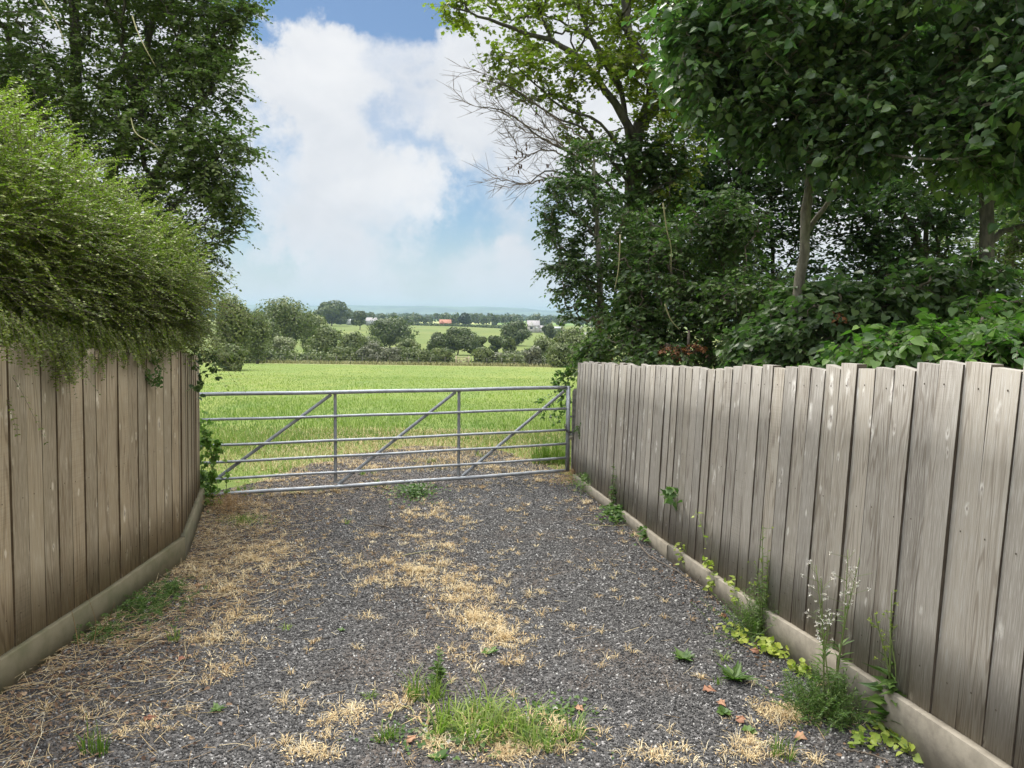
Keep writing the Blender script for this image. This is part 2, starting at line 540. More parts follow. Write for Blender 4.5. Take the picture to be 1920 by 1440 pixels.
OCT = np.array([[1, 0, 0], [0, 1, 0], [-1, 0, 0], [0, -1, 0], [0, 0, .8], [0, 0, -.8]], float)
OF = np.array([[0, 1, 4], [1, 2, 4], [2, 3, 4], [3, 0, 4], [1, 0, 5], [2, 1, 5], [3, 2, 5], [0, 3, 5]])
mb = MB()
for n, y0, y1, s0, s1 in ((95000, 2.2, 4.4, .0042, .0115), (75000, 4.4, 7.5, .0055, .0130), (26000, 7.5, 11.8, .008, .015)):
    x, y = scatter_drive(n, y0, y1, 1.15)
    s = s0 + (s1 - s0) * R.random(n) ** 1.8
    A = nrm(R.normal(size=(n, 3))); B = nrm(np.cross(A, R.normal(size=(n, 3)))); Cx = np.cross(A, B)
    o = OCT[None] * (0.55 + .7 * R.random((n, 6, 1))) * np.stack([s, s * .8, s * .62], 1)[:, None]
    V = np.stack([x, y, drive_z(x, y) + s * .15], 1)[:, None] + o[..., :1] * A[:, None] + o[..., 1:2] * B[:, None] + o[..., 2:] * Cx[:, None]
    Fa = OF[None] + (np.arange(n) * 6)[:, None, None]
    mb.add(V.reshape(-1, 3), Fa.reshape(-1, 3), np.repeat(R.random(n) ** 1.25, 6))
tag(mb.build('gravel', M['stone']), 'loose dark grey stone chippings covering the driveway', 'gravel', kind='stuff')


# ------------------------------------------------------------------ fences
def plank_panel(mb, A, B, z_of, top_of, pitch, nrm2, lean, thick_far=True, r=None, jitter=.009, seed=0):
    """feather-edge boards from ground line A to B; nrm2 = unit normal towards the driveway"""
    q = np.random.default_rng(seed)
    A = np.array(A[:2]); B = np.array(B[:2]); L = np.linalg.norm(B - A); e = (B - A) / L
    n = int(round(L / pitch)); w = L / n
    for k in range(n):
        s0 = k * w + .0015; s1 = (k + 1) * w - .0015
        tl = float(np.clip(q.normal(0, jitter), -.014, .014))
        tw = q.normal(-.0075, .003)
        tops = []
        zb0 = z_of(s0 / L); zb1 = z_of(s1 / L)
        t0, t1 = .0188, .0152
        off = q.normal(0, .0014)
        rows = []
        sk = q.normal(0, .003)
        NZ = 5
        zt0 = top_of(s0 / L) + tl + tw; zt1 = top_of(s1 / L) + tl - tw
        V = []; UV = []
        u0 = k * 3.37 + q.random() * 50; v0 = q.random() * 40
        cup = q.normal(0, .0025)
        for iz in range(NZ):
            f = iz / (NZ - 1)
            for (s, zb, zt, th) in ((s0, zb0, zt0, t0), (s1, zb1, zt1, t1)):
                z = zb + (zt - zb) * f
                c = A + e * (s + sk * (f - .5)) + nrm2 * (off + cup * math.sin(f * 3.1))
                c = c + np.array([lean * (z - zb), 0])
                for fr in (1, 0):
                    cc = c + nrm2 * (th if fr else -.030)
                    V.append([cc[0], cc[1], z]); UV.append([u0 + (s - s0), v0 + (z - zb)])
        Fq = []
        for iz in range(NZ - 1):
            a = iz * 4; b = a + 4     # per row: [s0 front, s0 back, s1 front, s1 back]
            Fq += [[a, a + 2, b + 2, b], [a + 1, b + 1, b + 3, a + 3]]
        t = (NZ - 1) * 4
        Fq += [[t, t + 2, t + 3, t + 1], [0, 1, 3, 2]]
        mb.add(V, np.array(Fq), q.random(), UV)
        # board side faces, coloured dark to paint in the shadow lines between boards
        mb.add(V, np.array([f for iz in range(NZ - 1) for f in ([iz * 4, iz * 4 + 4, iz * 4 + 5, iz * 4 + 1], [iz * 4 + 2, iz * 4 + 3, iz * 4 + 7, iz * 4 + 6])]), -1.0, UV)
        # nail heads on the three rails
        for hz in (.16, .72, 1.26):
            sc_ = (s0 + s1) / 2 + q.normal(0, .016); zc_ = zb0 + hz + q.normal(0, .006)
            c = A + e * sc_ + nrm2 * (off + .0200) + np.array([lean * hz, 0])
            th_ = np.arange(6) * 1.047
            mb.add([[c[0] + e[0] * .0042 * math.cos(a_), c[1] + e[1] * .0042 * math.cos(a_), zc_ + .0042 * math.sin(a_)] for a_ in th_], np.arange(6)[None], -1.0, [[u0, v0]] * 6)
        # lap of the neighbouring board seen down the gap
        V = []; 
        for (s, z) in ((s1 - .03, zb1), (s1 + .04, zb1), (s1 + .04, min(zt1, zt0) - .02), (s1 - .03, min(zt1, zt0) - .02)):
            c = A + e * s + nrm2 * -.027 + np.array([lean * (z - zb1), 0]); V.append([c[0], c[1], z])
        mb.add(V, np.array([[0, 1, 2, 3]]), .2, [[u0, v0], [u0 + .07, v0], [u0 + .07, v0 + 1.4], [u0, v0 + 1.4]])


def plank_board(A, B, z0a, z1a, z0b, z1b, th, nrm2, off, tint, lean=0.0, u=0.0):
    """gravel board: a horizontal plank, grain along its length"""
    mb = MB(); A = np.array(A[:2]); B = np.array(B[:2]); L = np.linalg.norm(B - A)
    V = []; UV = []
    b = .0015
    sec = [(0, 0, 0), (th, 0, 0), (th, 1, -b), (th - b, 1, 0), (0, 1, 0)]
    n = 7
    for k in range(n):
        f = k / (n - 1)
        c = A + (B - A) * f + nrm2 * (off + .003 * math.sin(f * 9 + u))
        za = z0a + (z0b - z0a) * f; zt = z1a(c) if callable(z1a) else z1a + (z1b - z1a) * f + .002 * math.sin(f * 14 + u)
        for (d, h, dz) in sec:
            z = (zt if h else za) + dz
            cc = c + nrm2 * d + np.array([lean * (z - za), 0])
            V.append([cc[0], cc[1], z]); UV.append([u + (z - za) + d, u * 3 + L * f])
    Fq = []
    for k in range(n - 1):
        for j in range(5):
            a = k * 5 + j; a2 = k * 5 + (j + 1) % 5
            Fq.append([a, a + 5, a2 + 5, a2])
    mb.add(V, [np.array(Fq), np.arange(5)[None, ::-1], (np.arange(5) + (n - 1) * 5)[None]], tint, UV)
    return mb


# right fence
RA = np.array([1.8637 + .146 * 2.72, -1.5]); RB = np.array([0.745, 8.88])
RL = np.linalg.norm(RB - RA); Re = (RB - RA) / RL
Rn = np.array([-Re[1], Re[0]])            # points to -x (driveway)


def proj(p):
    d = MN.T @ (np.asarray(p) - CAM)
    return 960 + F * d[0] / -d[2], 720 - F * d[1] / -d[2]


def r_at(px):
    lo, hi = (1.2 - RA[1]) / (RB[1] - RA[1]), 1.0
    for _ in range(50):
        m_ = (lo + hi) / 2
        p = RA + (RB - RA) * m_
        if proj([p[0], p[1], hgt(*p)])[0] > px: lo = m_
        else: hi = m_
    return lo


def r_top(f):
    p = RA + (RB - RA) * f
    if p[1] < 1.3:
        return r_top((1.31 - RA[1]) / (RB[1] - RA[1])) + .04 * (1.3 - p[1])
    px, _ = proj([p[0], p[1], 1.4])
    py = np.interp(px, [1080, 1200, 1330, 1430, 1550, 1700, 1800, 1920, 2200], [680, 685, 690, 689, 686, 684, 684, 685, 688])
    return P(px, py, p[1])[2]


def r_ledge(p):
    return float(hgt(p[0], p[1])) + float(np.interp(p[1], [1.2, 2.8, 3.4, 4.1, 5.5, 8.9], [.25, .22, .19, .155, .120, .118]))


def r_base(f):
    p = RA + (RB - RA) * f
    return r_ledge(p) - .012


fence_r = thing('board_fence', 'weathered grey feather-edge board fence with jagged tops on the right of the driveway', 'fence', (RA[0], RA[1], hgt(*RA)))
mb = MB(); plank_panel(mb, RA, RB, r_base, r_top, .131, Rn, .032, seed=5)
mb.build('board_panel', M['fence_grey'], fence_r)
cuts = [0.0, r_at(1584), r_at(1262), 0.985]
for k in range(3):
    f0, f1 = cuts[k] + (.0008 if k else 0), cuts[k + 1] - .0008
    a = RA + (RB - RA) * f0; b = RA + (RB - RA) * f1
    zt = .150 + (.006 if k == 1 else 0.0)
    plank_board(a, b, hgt(*a) - .03, lambda c, k=k: r_ledge(c) + (.010 if k == 1 else 0), hgt(*b) - .03, 0, .036, Rn, .012 + (.004 if k == 0 else 0), .3 + .3 * k, 0, 2.7 * k + 1).build('gravel_board', M['gravel_board'], fence_r)

# left fence (two runs meeting at a corner)
LA = np.array([-2.19, -1.0]); LB = np.array([-2.45, 5.46]); LC = np.array([-3.08, 7.35])


def l_top(A, B):
    def g(f):
        p = A + (B - A) * f
        if p[1] < 2.2: return g((2.21 - A[1]) / (B[1] - A[1])) + .04 * (2.2 - p[1])
        px, _ = proj([p[0], p[1], 1.4])
        return P(px, np.interp(px, [-600, 0, 332, 368], [640, 650, 660, 672]), p[1])[2]
    return g


def l_ledge(p):
    return float(np.interp(p[1], PY, PZ)) + float(np.interp(p[1], [2.2, 3.4, 4.1, 4.8, 5.46, 7.35], [.150, .137, .130, .142, .160, .165]))


def l_base(A, B):
    return lambda f: l_ledge(A + (B - A) * f) - .012


fence_l = thing('board_fence', 'brown board fence under the overhanging hedge, turning a corner before the gate', 'fence', (LA[0], LA[1], hgt(*LA)))
for j, (a, b) in enumerate(((LA, LB), (LB, LC))):
    e = (b - a) / np.linalg.norm(b - a); n2 = np.array([e[1], -e[0]])
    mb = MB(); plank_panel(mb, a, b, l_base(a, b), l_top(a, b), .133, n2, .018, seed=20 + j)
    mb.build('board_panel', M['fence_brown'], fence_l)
    bd = plank_board(a, b, hgt(*a) - .03, l_ledge, hgt(*b) - .03, 0, .038, n2, .014, .4 + .2 * j, 0, 4.0 + j)
    gb = bd.build('gravel_board', M['gravel_board_mossy'], fence_l)
    # cushion of moss on the ledge
    mm = MB(); n = 900 if j == 0 else 600
    f = np.clip(R.beta(3, 1.3, n) if j == 0 else R.beta(1, 2, n), 0, 1)
    p2 = a + (b - a) * f[:, None] + n2 * (.020 + .024 * R.random(n))[:, None]
    pos = np.column_stack([p2, np.array([l_ledge(q_) for q_ in p2]) + .001])
    leaves(mm, pos, R.normal(size=(n, 3)) * [1, 1, .3] + [0, 0, .5], R.normal(size=(n, 3)), .012, .010, T_DIAMOND, R.random(n))
    mm.build('moss', M['moss'], gb)

# ------------------------------------------------------------------ gate
gR_t = P(1067, 726, 8.85); gR_b = P(1065, 882, 8.85)
gL_t = P(366, 739.5, 7.62); gL_b = P(369, 929, 7.62)


def gp(u, v):
    """gate plane: u 0 = left end .. 1 = right end, v 0 = top .. 1 = bottom"""
    t = gL_t + (gR_t - gL_t) * u; b = gL_b + (gR_b - gL_b) * u
    return t + (b - t) * v


def g_u(px):
    lo, hi = 0., 1.
    for _ in range(40):
        m_ = (lo + hi) / 2
        if proj(gp(m_, .5))[0] < px: lo = m_
        else: hi = m_
    return lo


gate = thing('field_gate', 'galvanised steel six-bar field gate closed across the driveway', 'gate', on_ground(gR_b[0], gR_b[1]))
gdir = nrm(gR_t - gL_t); gn = nrm(np.cross(gdir, [0, 0, 1]))       # away from camera or towards
if gn[1] > 0: gn = -gn
for k, v in enumerate((0, .252, .508, .677, .848, 1.0)):
    mb = MB()
    r_ = .0205 if k in (0, 5) else .0145
    n = 24
    pts = np.array([gp(u, v) + np.array([0, 0, -.006 * math.sin(u * math.pi) + .002 * math.sin(u * 17 + k)]) for u in np.linspace(0, .993, n)])
    polytube(mb, pts, r_, 12)
    mb.build('rail', M['galv'], gate, True)
for px in (629, 861):
    u = g_u(px); mb = MB()
    a = gp(u, .02); b = gp(u, .97)
    d = np.array([gdir * .016, gn * .006])
    V = []
    for q in (a, b):
        for sx, sy in ((-1, -1), (1, -1), (1, 1), (-1, 1)):
            V.append(q + d[0] * sx + d[1] * sy + gn * -.020)
    mb.add(V, np.array([[0, 1, 5, 4], [1, 2, 6, 5], [2, 3, 7, 6], [3, 0, 4, 7]]))
    mb.build('upright', M['galv'], gate)
for (pa, va), (pb, vb) in (((622, .03), (402, .86)), ((855, .03), (634, .99)), ((1058, .05), (868, .99))):
    mb = MB(); a = gp(g_u(pa), va) - gn * .023; b = gp(g_u(pb), vb) - gn * .023
    d = nrm(b - a); w = np.cross(d, gn)
    V = [q + w * .0165 * sx + gn * .005 * sy for q in (a, b) for sx, sy in ((-1, -1), (1, -1), (1, 1), (-1, 1))]
    mb.add(V, np.array([[0, 1, 5, 4], [1, 2, 6, 5], [2, 3, 7, 6], [3, 0, 4, 7]]))
    mb.build('diagonal_brace', M['galv'], gate)
mb = MB(); polytube(mb, [gp(.998, -.012), gp(.998, .5), gp(.998, 1.01)], .026, 14); mb.build('end_stile', M['galv'], gate, True)
mb = MB(); polytube(mb, [gp(.0, -.012), gp(.0, .5), gp(.0, 1.01)], .024, 14); mb.build('hinge_stile', M['galv'], gate, True)

# posts
pb = on_ground(P(1079, 880, 9.02)[0], 9.02)
gpost = thing('gate_post', 'dark weathered timber post between the gate latch end and the grey fence', 'post', pb)
mb = MB(); h = 1.12
V = []
for z in (-.1, .5, 1.06, 1.10):
    c = .052 if z < 1.08 else .036
    for sx, sy in ((-1, -1), (1, -1), (1, 1), (-1, 1)):
        V.append(pb + [sx * c, sy * c, z])
mb.add(V, [np.array([[a + j, a + (j + 1) % 4, a + 4 + (j + 1) % 4, a + 4 + j] for a in (0, 4, 8) for j in range(4)]), np.array([[12, 13, 14, 15]])])
mb.build('shaft', M['post'], gpost)
c = pb + [-.055, -.03, .55]
for dz in (0, .22):
    mb = MB(); polytube(mb, [c + [0, 0, dz], c + [-.05, -.01, dz]], .010, 8); mb.build('latch_staple', M['galv'], gpost)

# chain and padlock
def link(mb, c, d, up, r=.019, w=.0042):
    d = nrm(d); s = nrm(np.cross(d, up)); th = np.linspace(0, 2 * np.pi, 13)
    pts = c + np.cos(th)[:, None] * d * r + np.sin(th)[:, None] * s * r * .6
    polytube(mb, pts, w, 6, cap=False)


c0 = gp(.998, .50)
chain = thing('chain', 'dark steel chain looped round the gate end and post', 'chain', c0)
path = smoothline([c0 + [-.035, -.02, .055], c0 + [-.02, -.045, -.005], c0 + [.03, -.05, -.03], c0 + [.09, -.02, -.012], c0 + [.13, -.03, .03], c0 + [.10, -.05, .06]], 17)
for k in range(len(path) - 1):
    mb = MB(); dd = path[k + 1] - path[k]
    link(mb, (path[k] + path[k + 1]) / 2, dd, [0, 0, 1] if k % 2 else [0, 1, 0.2])
    mb.build('chain_link', M['chain'], chain, True)
lk = c0 + np.array([.035, -.055, -.05])
lock = thing('padlock', 'small tarnished padlock hanging from the gate chain', 'padlock', lk)
mb = MB(); box(mb, lk + [-.02, -.009, -.065], lk + [.02, .009, -.025]); ob = mb.build('body', M['brass'], lock)
bv = ob.modifiers.new('b', 'BEVEL'); bv.width = .004; bv.segments = 2
mb = MB(); th = np.linspace(0, np.pi, 9)
polytube(mb, np.array([lk + [.013 * math.cos(a), 0, -.026 + .030 * math.sin(a)] for a in th]), .0035, 6); mb.build('shackle', M['galv'], lock, True)


# ------------------------------------------------------------------ trees
def gapnoise(p, s):
    x, y, z = (np.asarray(p) * s).T
    return np.sin(x * 1.9 + 1.3 * np.sin(y * 1.1 + z)) * np.sin(y * 2.3 + 1.1 * np.sin(z * 1.3)) + .6 * np.sin(z * 2.7 + x * 1.1 + 1.7 * np.sin(x - y))


def blob_pts(blobs, n, gap=0.0, gs=1.0, shell=.5):
    out = []
    w = np.array([b[2] for b in blobs], float); w /= w.sum()
    for (c, r, _), wi in zip(blobs, w):
        k = max(3, int(n * wi * 3))
        d = nrm(R.normal(size=(k, 3)))
        p = np.array(c) + d * (R.random(k) ** (1 / 3 if shell == 0 else 1 / (3 + 3 * shell)))[:, None] * np.array(r)
        if gap: p = p[gapnoise(p, gs) > gap - 1.0]
        out.append(p[:max(1, int(n * wi))])
    return np.concatenate(out)


def B(px, py, Y, rx, ry, rd, w=None):
    return (P(px, py, Y), (S(rx, Y), rd, S(ry, Y)), w if w is not None else (rx * ry) ** .75 * rd ** .3)


def grow(limbs, T, bf=.25, rtip=.004, e=2.3, zmin=-9):
    """limbs: list of (points, radii); T: targets -> nodes, parents, radii"""
    N_, Pn, Rf, PL, ok = [], [], [], [], []
    for pts, rr in limbs:
        pts = np.asarray(pts); par = -1
        if N_:
            par = int(np.argmin(np.linalg.norm(np.array(N_) - pts[0], axis=1)))
        for i_, p in enumerate(pts):
            if i_ == 0 and par >= 0: 
                N_.append(p); Pn.append(par); PL.append(PL[par] + np.linalg.norm(p - N_[par]))
            else:
                q = len(N_) - 1 if i_ else -1
                N_.append(p); Pn.append(q); PL.append((PL[q] + np.linalg.norm(p - N_[q])) if q >= 0 else 0)
            Rf.append(rr[i_]); ok.append(p[2] > zmin)
    nl = len(N_)
    best = np.full(len(T), 1e9); bn = np.zeros(len(T), int)
    for i_ in range(nl):
        if not ok[i_]: continue
        c = np.linalg.norm(T - N_[i_], axis=1) + bf * PL[i_]
        m_ = c < best; best[m_] = c[m_]; bn[m_] = i_
    left = np.ones(len(T), bool)
    for _ in range(len(T)):
        k = int(np.argmin(np.where(left, best, 1e9)))
        left[k] = False
        N_.append(T[k]); Pn.append(int(bn[k])); PL.append(PL[bn[k]] + np.linalg.norm(T[k] - N_[bn[k]])); Rf.append(0)
        c = np.linalg.norm(T - T[k], axis=1) + bf * PL[-1]
        m_ = left & (c < best); best[m_] = c[m_]; bn[m_] = len(N_) - 1
    N_ = np.array(N_); Pn = np.array(Pn); Rf = np.array(Rf)
    acc = np.full(len(N_), rtip ** e)
    for i_ in range(len(N_) - 1, -1, -1):
        if Pn[i_] >= 0: acc[Pn[i_]] += acc[i_]
    rr = acc ** (1 / e)
    return N_, Pn, rr, nl


def spray(ml, mt, st, dr, ln, n, L, W, tm, droop=.2, tint=.5, spread=.9, tilt=.5, tw=.0022, jit=.35, hang=0.0, tv=.25, ttint=.4, pair=False, face=None):
    st = np.asarray(st); N0 = len(st)
    if N0 == 0: return
    dr = nrm(dr); ln = np.broadcast_to(ln, (N0,)); tint = np.broadcast_to(tint, (N0,))
    s = (np.arange(n) + .6) / n
    dn = np.array([0, 0, -1.0])
    pos = st[:, None] + dr[:, None] * (ln[:, None] * s)[..., None] + dn * (droop * ln[:, None] * s ** 2)[..., None]
    tg = nrm(dr[:, None] + dn * (2 * droop * s)[None, :, None])
    side = nrm(np.cross(tg, [0, 0, 1.0]) + 1e-4)
    sg = np.where(np.arange(n) % 2, 1., -1.)[None, :, None]
    if pair:
        pos = np.repeat(pos, 2, 1); tg = np.repeat(tg, 2, 1); side = np.repeat(side, 2, 1)
        sg = np.tile([1., -1.], n)[None, :, None]
    m_ = pos.shape[1]
    ax = tg * (1 - spread * .5) + side * sg * spread + dn * hang + R.normal(0, jit * .6, pos.shape)
    nm = np.array([0, 0, 1.0]) + side * sg * -.25 + R.normal(0, tilt, pos.shape)
    if face is not None: nm = nm + np.asarray(face)
    k = N0 * m_
    ti = np.clip(np.repeat(tint, m_) + R.normal(0, tv, k), 0, 1)
    sz = (.5 + .75 * R.random(k))
    leaves(ml, pos.reshape(-1, 3), ax.reshape(-1, 3), nm.reshape(-1, 3), L * sz, W * sz, tm, ti)
    if mt is not None:
        q = [st + dr * (ln * f)[:, None] + dn * (droop * ln * f * f)[:, None] for f in (0, .5, 1)]
        tubes(mt, q[0], q[1], tw, tw * .7, 3, ttint); tubes(mt, q[1], q[2], tw * .7, tw * .35, 3, ttint)


def branches(mt, N_, Pn, rr, nl, sag=.04, wob=.10, tint=.5):
    """tubes for the grown part (nodes after the hand-laid limbs)"""
    idx = np.arange(nl, len(N_))
    A = N_[Pn[idx]]; Bq = N_[idx]
    L = np.linalg.norm(Bq - A, axis=1)[:, None]
    ra = np.minimum(rr[Pn[idx]], rr[idx] * 1.25); rb = rr[idx]
    m1 = A + (Bq - A) * .33 + R.normal(size=A.shape) * wob * L + [0, 0, .03] * L
    m2 = A + (Bq - A) * .68 + R.normal(size=A.shape) * wob * L + [0, 0, -.02] * L
    for big, k in ((True, 6), (False, 3)):
        s = (ra > .012) == big
        for a, b, x, y in ((A, m1, ra, ra * .67 + rb * .33), (m1, m2, ra * .67 + rb * .33, ra * .33 + rb * .67), (m2, Bq, ra * .33 + rb * .67, rb)):
            tubes(mt, a[s], b[s], x[s], y[s], k, tint)


def limb(pts, r0, r1, n=None):
    n = n or max(4, len(pts) * 3)
    p = smoothline(pts, n)
    p[1:-1] += R.normal(0, .012, (n - 2, 3)) * min(1, r0 * 14)
    return p, r0 + (r1 - r0) * np.linspace(0, 1, n) ** .8


def tree(name, label, base, limbs, blobs, n, leaf, L, W, tm, bark, nl=7, tl=.35, per=3, gap=.55, gs=1.2, bf=.3, droop=.25,
         tint=(.2, .6), hang=.1, rtip=.0035, group=None, zmin=-9, bare=None, tintf=None, cat='tree', spread=.9, tilt=.5, part='crown', shell=.5, jit=.35, twm=None):
    o = thing(name, label, cat, base, group)
    T = blob_pts(blobs, n, gap, gs, shell)
    N_, Pn, rr, nlim = grow(limbs, T, bf, rtip, zmin=zmin)
    mt, ml = MB(), MB()
    for pts, r in limbs: polytube(mt, pts, r, 10 if r[0] > .03 else 6, .5, .04)
    branches(mt, N_, Pn, rr, nlim)
    idx = np.arange(nlim, len(N_))
    d = nrm(N_[idx] - N_[Pn[idx]])
    cl = gapnoise(N_[idx], .9) * .12
    for k in range(per):
        dr = d * .7 + nrm(R.normal(size=d.shape)) * [1, 1, .55]
        ti = tint[0] + (tint[1] - tint[0]) * R.random(len(idx)) + cl
        if tintf is not None: ti = ti + tintf(N_[idx])
        keep = np.ones(len(idx), bool) if bare is None else ~bare(N_[idx])
        spray(ml, mt, N_[idx][keep] - d[keep] * .05, dr[keep], (tl * (.6 + .7 * R.random(len(idx))))[keep], nl, L, W, tm, droop, ti[keep], spread, tilt, hang=hang, jit=jit)
        if bare is not None:
            b_ = ~keep
            q0 = N_[idx][b_]; q1 = q0 + nrm(dr[b_]) * tl * 1.1
            tubes(mt, q0, q1, .0028, .0012, 3)
            q2 = (q0 + q1) / 2; tubes(mt, q2, q2 + nrm(dr[b_] + R.normal(0, .5, q0.shape)) * tl * .6, .002, .001, 3)
    mt.build('trunk', M[bark], o, True)
    ml.build(part, M[leaf], o)
    return o


EXEC_PLANTS = True
# left tree behind the hedge
b0 = on_ground(-5.6, 9.6)
lt = [limb([b0, b0 + [.1, 0, 1.4], b0 + [.0, .1, 3.0], b0 + [.2, 0, 5.0], b0 + [.1, 0, 7.0]], .16, .04),
      limb([b0 + [.1, 0, 1.4], b0 + [.7, -.2, 2.6], P(330, 260, 9.3), P(400, 160, 9.2)], .08, .015),
      limb([b0 + [.05, 0, 1.8], P(120, 330, 9.5), P(40, 160, 9.6)], .08, .02),
      limb([b0 + [.1, 0, 1.2], P(290, 440, 9.3), P(380, 330, 9.1)], .06, .012),
      limb([b0 + [.1, 0, 2.4], P(250, 200, 9.8), P(290, 20, 9.8), P(340, -120, 9.8)], .08, .015)]
tree('hawthorn_tree', 'tall small-leaved tree rising behind the yellow-green shrub hedge', b0, lt,
     [B(120, 60, 9.6, 190, 170, 1.5), B(300, 40, 9.6, 120, 130, 1.2), B(375, 40, 9.4, 60, 80, .7), B(130, 250, 9.3, 170, 130, 1.2), B(330, 230, 9.2, 130, 130, 1.1),
      B(395, 300, 9.0, 55, 60, .6), B(345, 400, 9.0, 95, 95, .8), B(355, 510, 9.0, 45, 70, .6), B(455, 275, 9.0, 40, 20, .35), B(410, 380, 9, 40, 40, .5), B(400, 140, 9.2, 45, 60, .6), B(430, -10, 9.3, 45, 40, .5),
      B(240, 430, 9.3, 120, 90, 1), B(120, -190, 9.6, 300, 150, 1.7), B(-150, 150, 9.6, 180, 300, 1.5), B(350, -160, 9.6, 120, 120, 1.2)],
     2300, 'hawthorn_leaf', .056, .041, T_OVAL, 'bark_dark', nl=10, tl=.32, per=5, gap=.42, gs=1.5, tint=(.15, .6), droop=.3,
     tintf=lambda p: .0 * p[:, 0])
# long drooping briar shoots through it
for k, (a, b, c) in enumerate((((80, 0), (110, 50), (122, 88)), ((55, 30), (85, 45), (100, 72)), ((258, 60), (275, 95), (292, 125)), ((205, 100), (222, 150), (234, 175)), ((255, 250), (285, 268), (302, 285)), ((120, 130), (128, 185), (132, 228)))):
    if k in (0, 2, 4):
        ob = thing('briar_shoot', ('long pale arching shoot near the top of the left tree', '', 'pale arching shoot in the middle of the left tree', '', 'short pale shoot low in the left tree, above the hedge')[k], 'shoot', P(*a, 8.0))
        mb = MB()
        for (a, b, c) in ([(a, b, c)]):
            polytube(mb, smoothline([P(a[0] - 10, a[1] - 30, 8.2), P(*a, 8.0), P(*b, 7.9), P(*c, 7.95)], 12), np.linspace(.0075, .003, 12), 5)
        mb.build('stem', M['pale_stem'], ob)

# clumped shrub hedge hanging over the left fence
def hedge_top(px):
    return np.interp(px, [-500, 0, 60, 130, 200, 260, 330, 390, 430], [190, 245, 285, 345, 390, 425, 465, 545, 620])


o = thing('shrub_hedge', 'yellow-green small-leaved shrub spilling over the brown fence in arching sprays', 'hedge', on_ground(-3.2, 4.6))
ml, mt = MB(), MB()
st, dr, ln, ti = [], [], [], []
for k in range(620):
    pxc = 372 * R.random() if R.random() < .82 else -420 * R.random()
    v = R.random() ** .8
    Yb = np.interp(pxc, [-420, 0, 330, 430], [2.4, 3.5, 5.6, 7.0])
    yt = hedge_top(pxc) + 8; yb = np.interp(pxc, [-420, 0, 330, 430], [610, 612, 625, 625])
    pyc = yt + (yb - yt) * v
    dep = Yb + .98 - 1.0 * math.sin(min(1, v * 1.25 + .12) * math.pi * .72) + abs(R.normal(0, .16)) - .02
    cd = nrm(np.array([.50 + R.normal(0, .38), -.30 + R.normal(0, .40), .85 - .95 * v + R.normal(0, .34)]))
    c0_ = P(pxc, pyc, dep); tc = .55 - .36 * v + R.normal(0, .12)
    lc = .22 + .22 * R.random()
    for j in range(10):
        f = R.random()
        st.append(c0_ + cd * (f - .55) * lc * 1.5 + R.normal(0, .035, 3))
        dr.append(cd + R.normal(0, .34, 3)); ln.append(lc * (.5 + .5 * R.random())); ti.append(tc + R.normal(0, .05))
st = np.array(st); dr = nrm(dr); ln = np.array(ln)
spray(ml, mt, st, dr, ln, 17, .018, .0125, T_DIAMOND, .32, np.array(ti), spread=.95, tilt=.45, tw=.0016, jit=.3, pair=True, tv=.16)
# feathery upright shoots along the top
n = 420
px = R.uniform(-300, 370, n); st = np.array([P(a, hedge_top(a) + R.normal(8, 14), np.interp(a, [-420, 0, 330, 430], [2.4, 3.5, 5.6, 7.0]) + .55 + R.normal(0, .3)) for a in px])
dr = np.stack([.45 + R.normal(0, .3, n), R.normal(0, .3, n), .9 + R.normal(0, .2, n)], 1)
spray(ml, mt, st, dr, .22 + .25 * R.random(n), 18, .016, .011, T_DIAMOND, .35, .62, spread=.95, tilt=.5, tw=.0016, pair=True, tv=.15)
# inner mass in a darker leaf tint
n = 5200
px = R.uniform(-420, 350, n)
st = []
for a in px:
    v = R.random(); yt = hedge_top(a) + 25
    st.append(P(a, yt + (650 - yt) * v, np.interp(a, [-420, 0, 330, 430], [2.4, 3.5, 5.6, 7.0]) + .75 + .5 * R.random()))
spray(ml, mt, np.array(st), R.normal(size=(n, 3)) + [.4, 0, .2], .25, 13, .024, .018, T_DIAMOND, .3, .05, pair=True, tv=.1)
# ends hanging below the fence top
for (cx, cy, rx, m_, lnn) in ((60, 658, 30, 20, .17), (110, 674, 22, 30, .22), (128, 690, 10, 6, .18), (170, 668, 60, 64, .17), (250, 672, 50, 56, .17), (310, 664, 30, 36, .14), (20, 632, 30, 22, .18)):
    px = cx + R.normal(0, rx * .5, m_)
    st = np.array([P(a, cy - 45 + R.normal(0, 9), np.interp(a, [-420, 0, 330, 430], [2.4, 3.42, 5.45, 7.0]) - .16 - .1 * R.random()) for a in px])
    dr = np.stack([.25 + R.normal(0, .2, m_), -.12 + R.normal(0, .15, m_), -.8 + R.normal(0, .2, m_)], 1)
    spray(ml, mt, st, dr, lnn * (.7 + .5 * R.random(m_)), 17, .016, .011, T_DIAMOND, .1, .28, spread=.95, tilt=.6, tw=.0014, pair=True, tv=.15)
# stems to the ground behind the fence
for k in range(16):
    x = -2.75 - .5 * R.random(); y = 2.6 + 4.0 * k / 15
    ms = MB(); polytube(ms, smoothline([on_ground(x, y), on_ground(x + .05, y, .8), on_ground(x + R.normal(0, .1), y + R.normal(0, .1), 1.7)], 8), np.linspace(.018, .006, 8), 6); ms.build('stem', M['twig'], o)
mt.build('twigs', M['twig'], o)
ml.build('foliage', M['lonicera_leaf'], o)

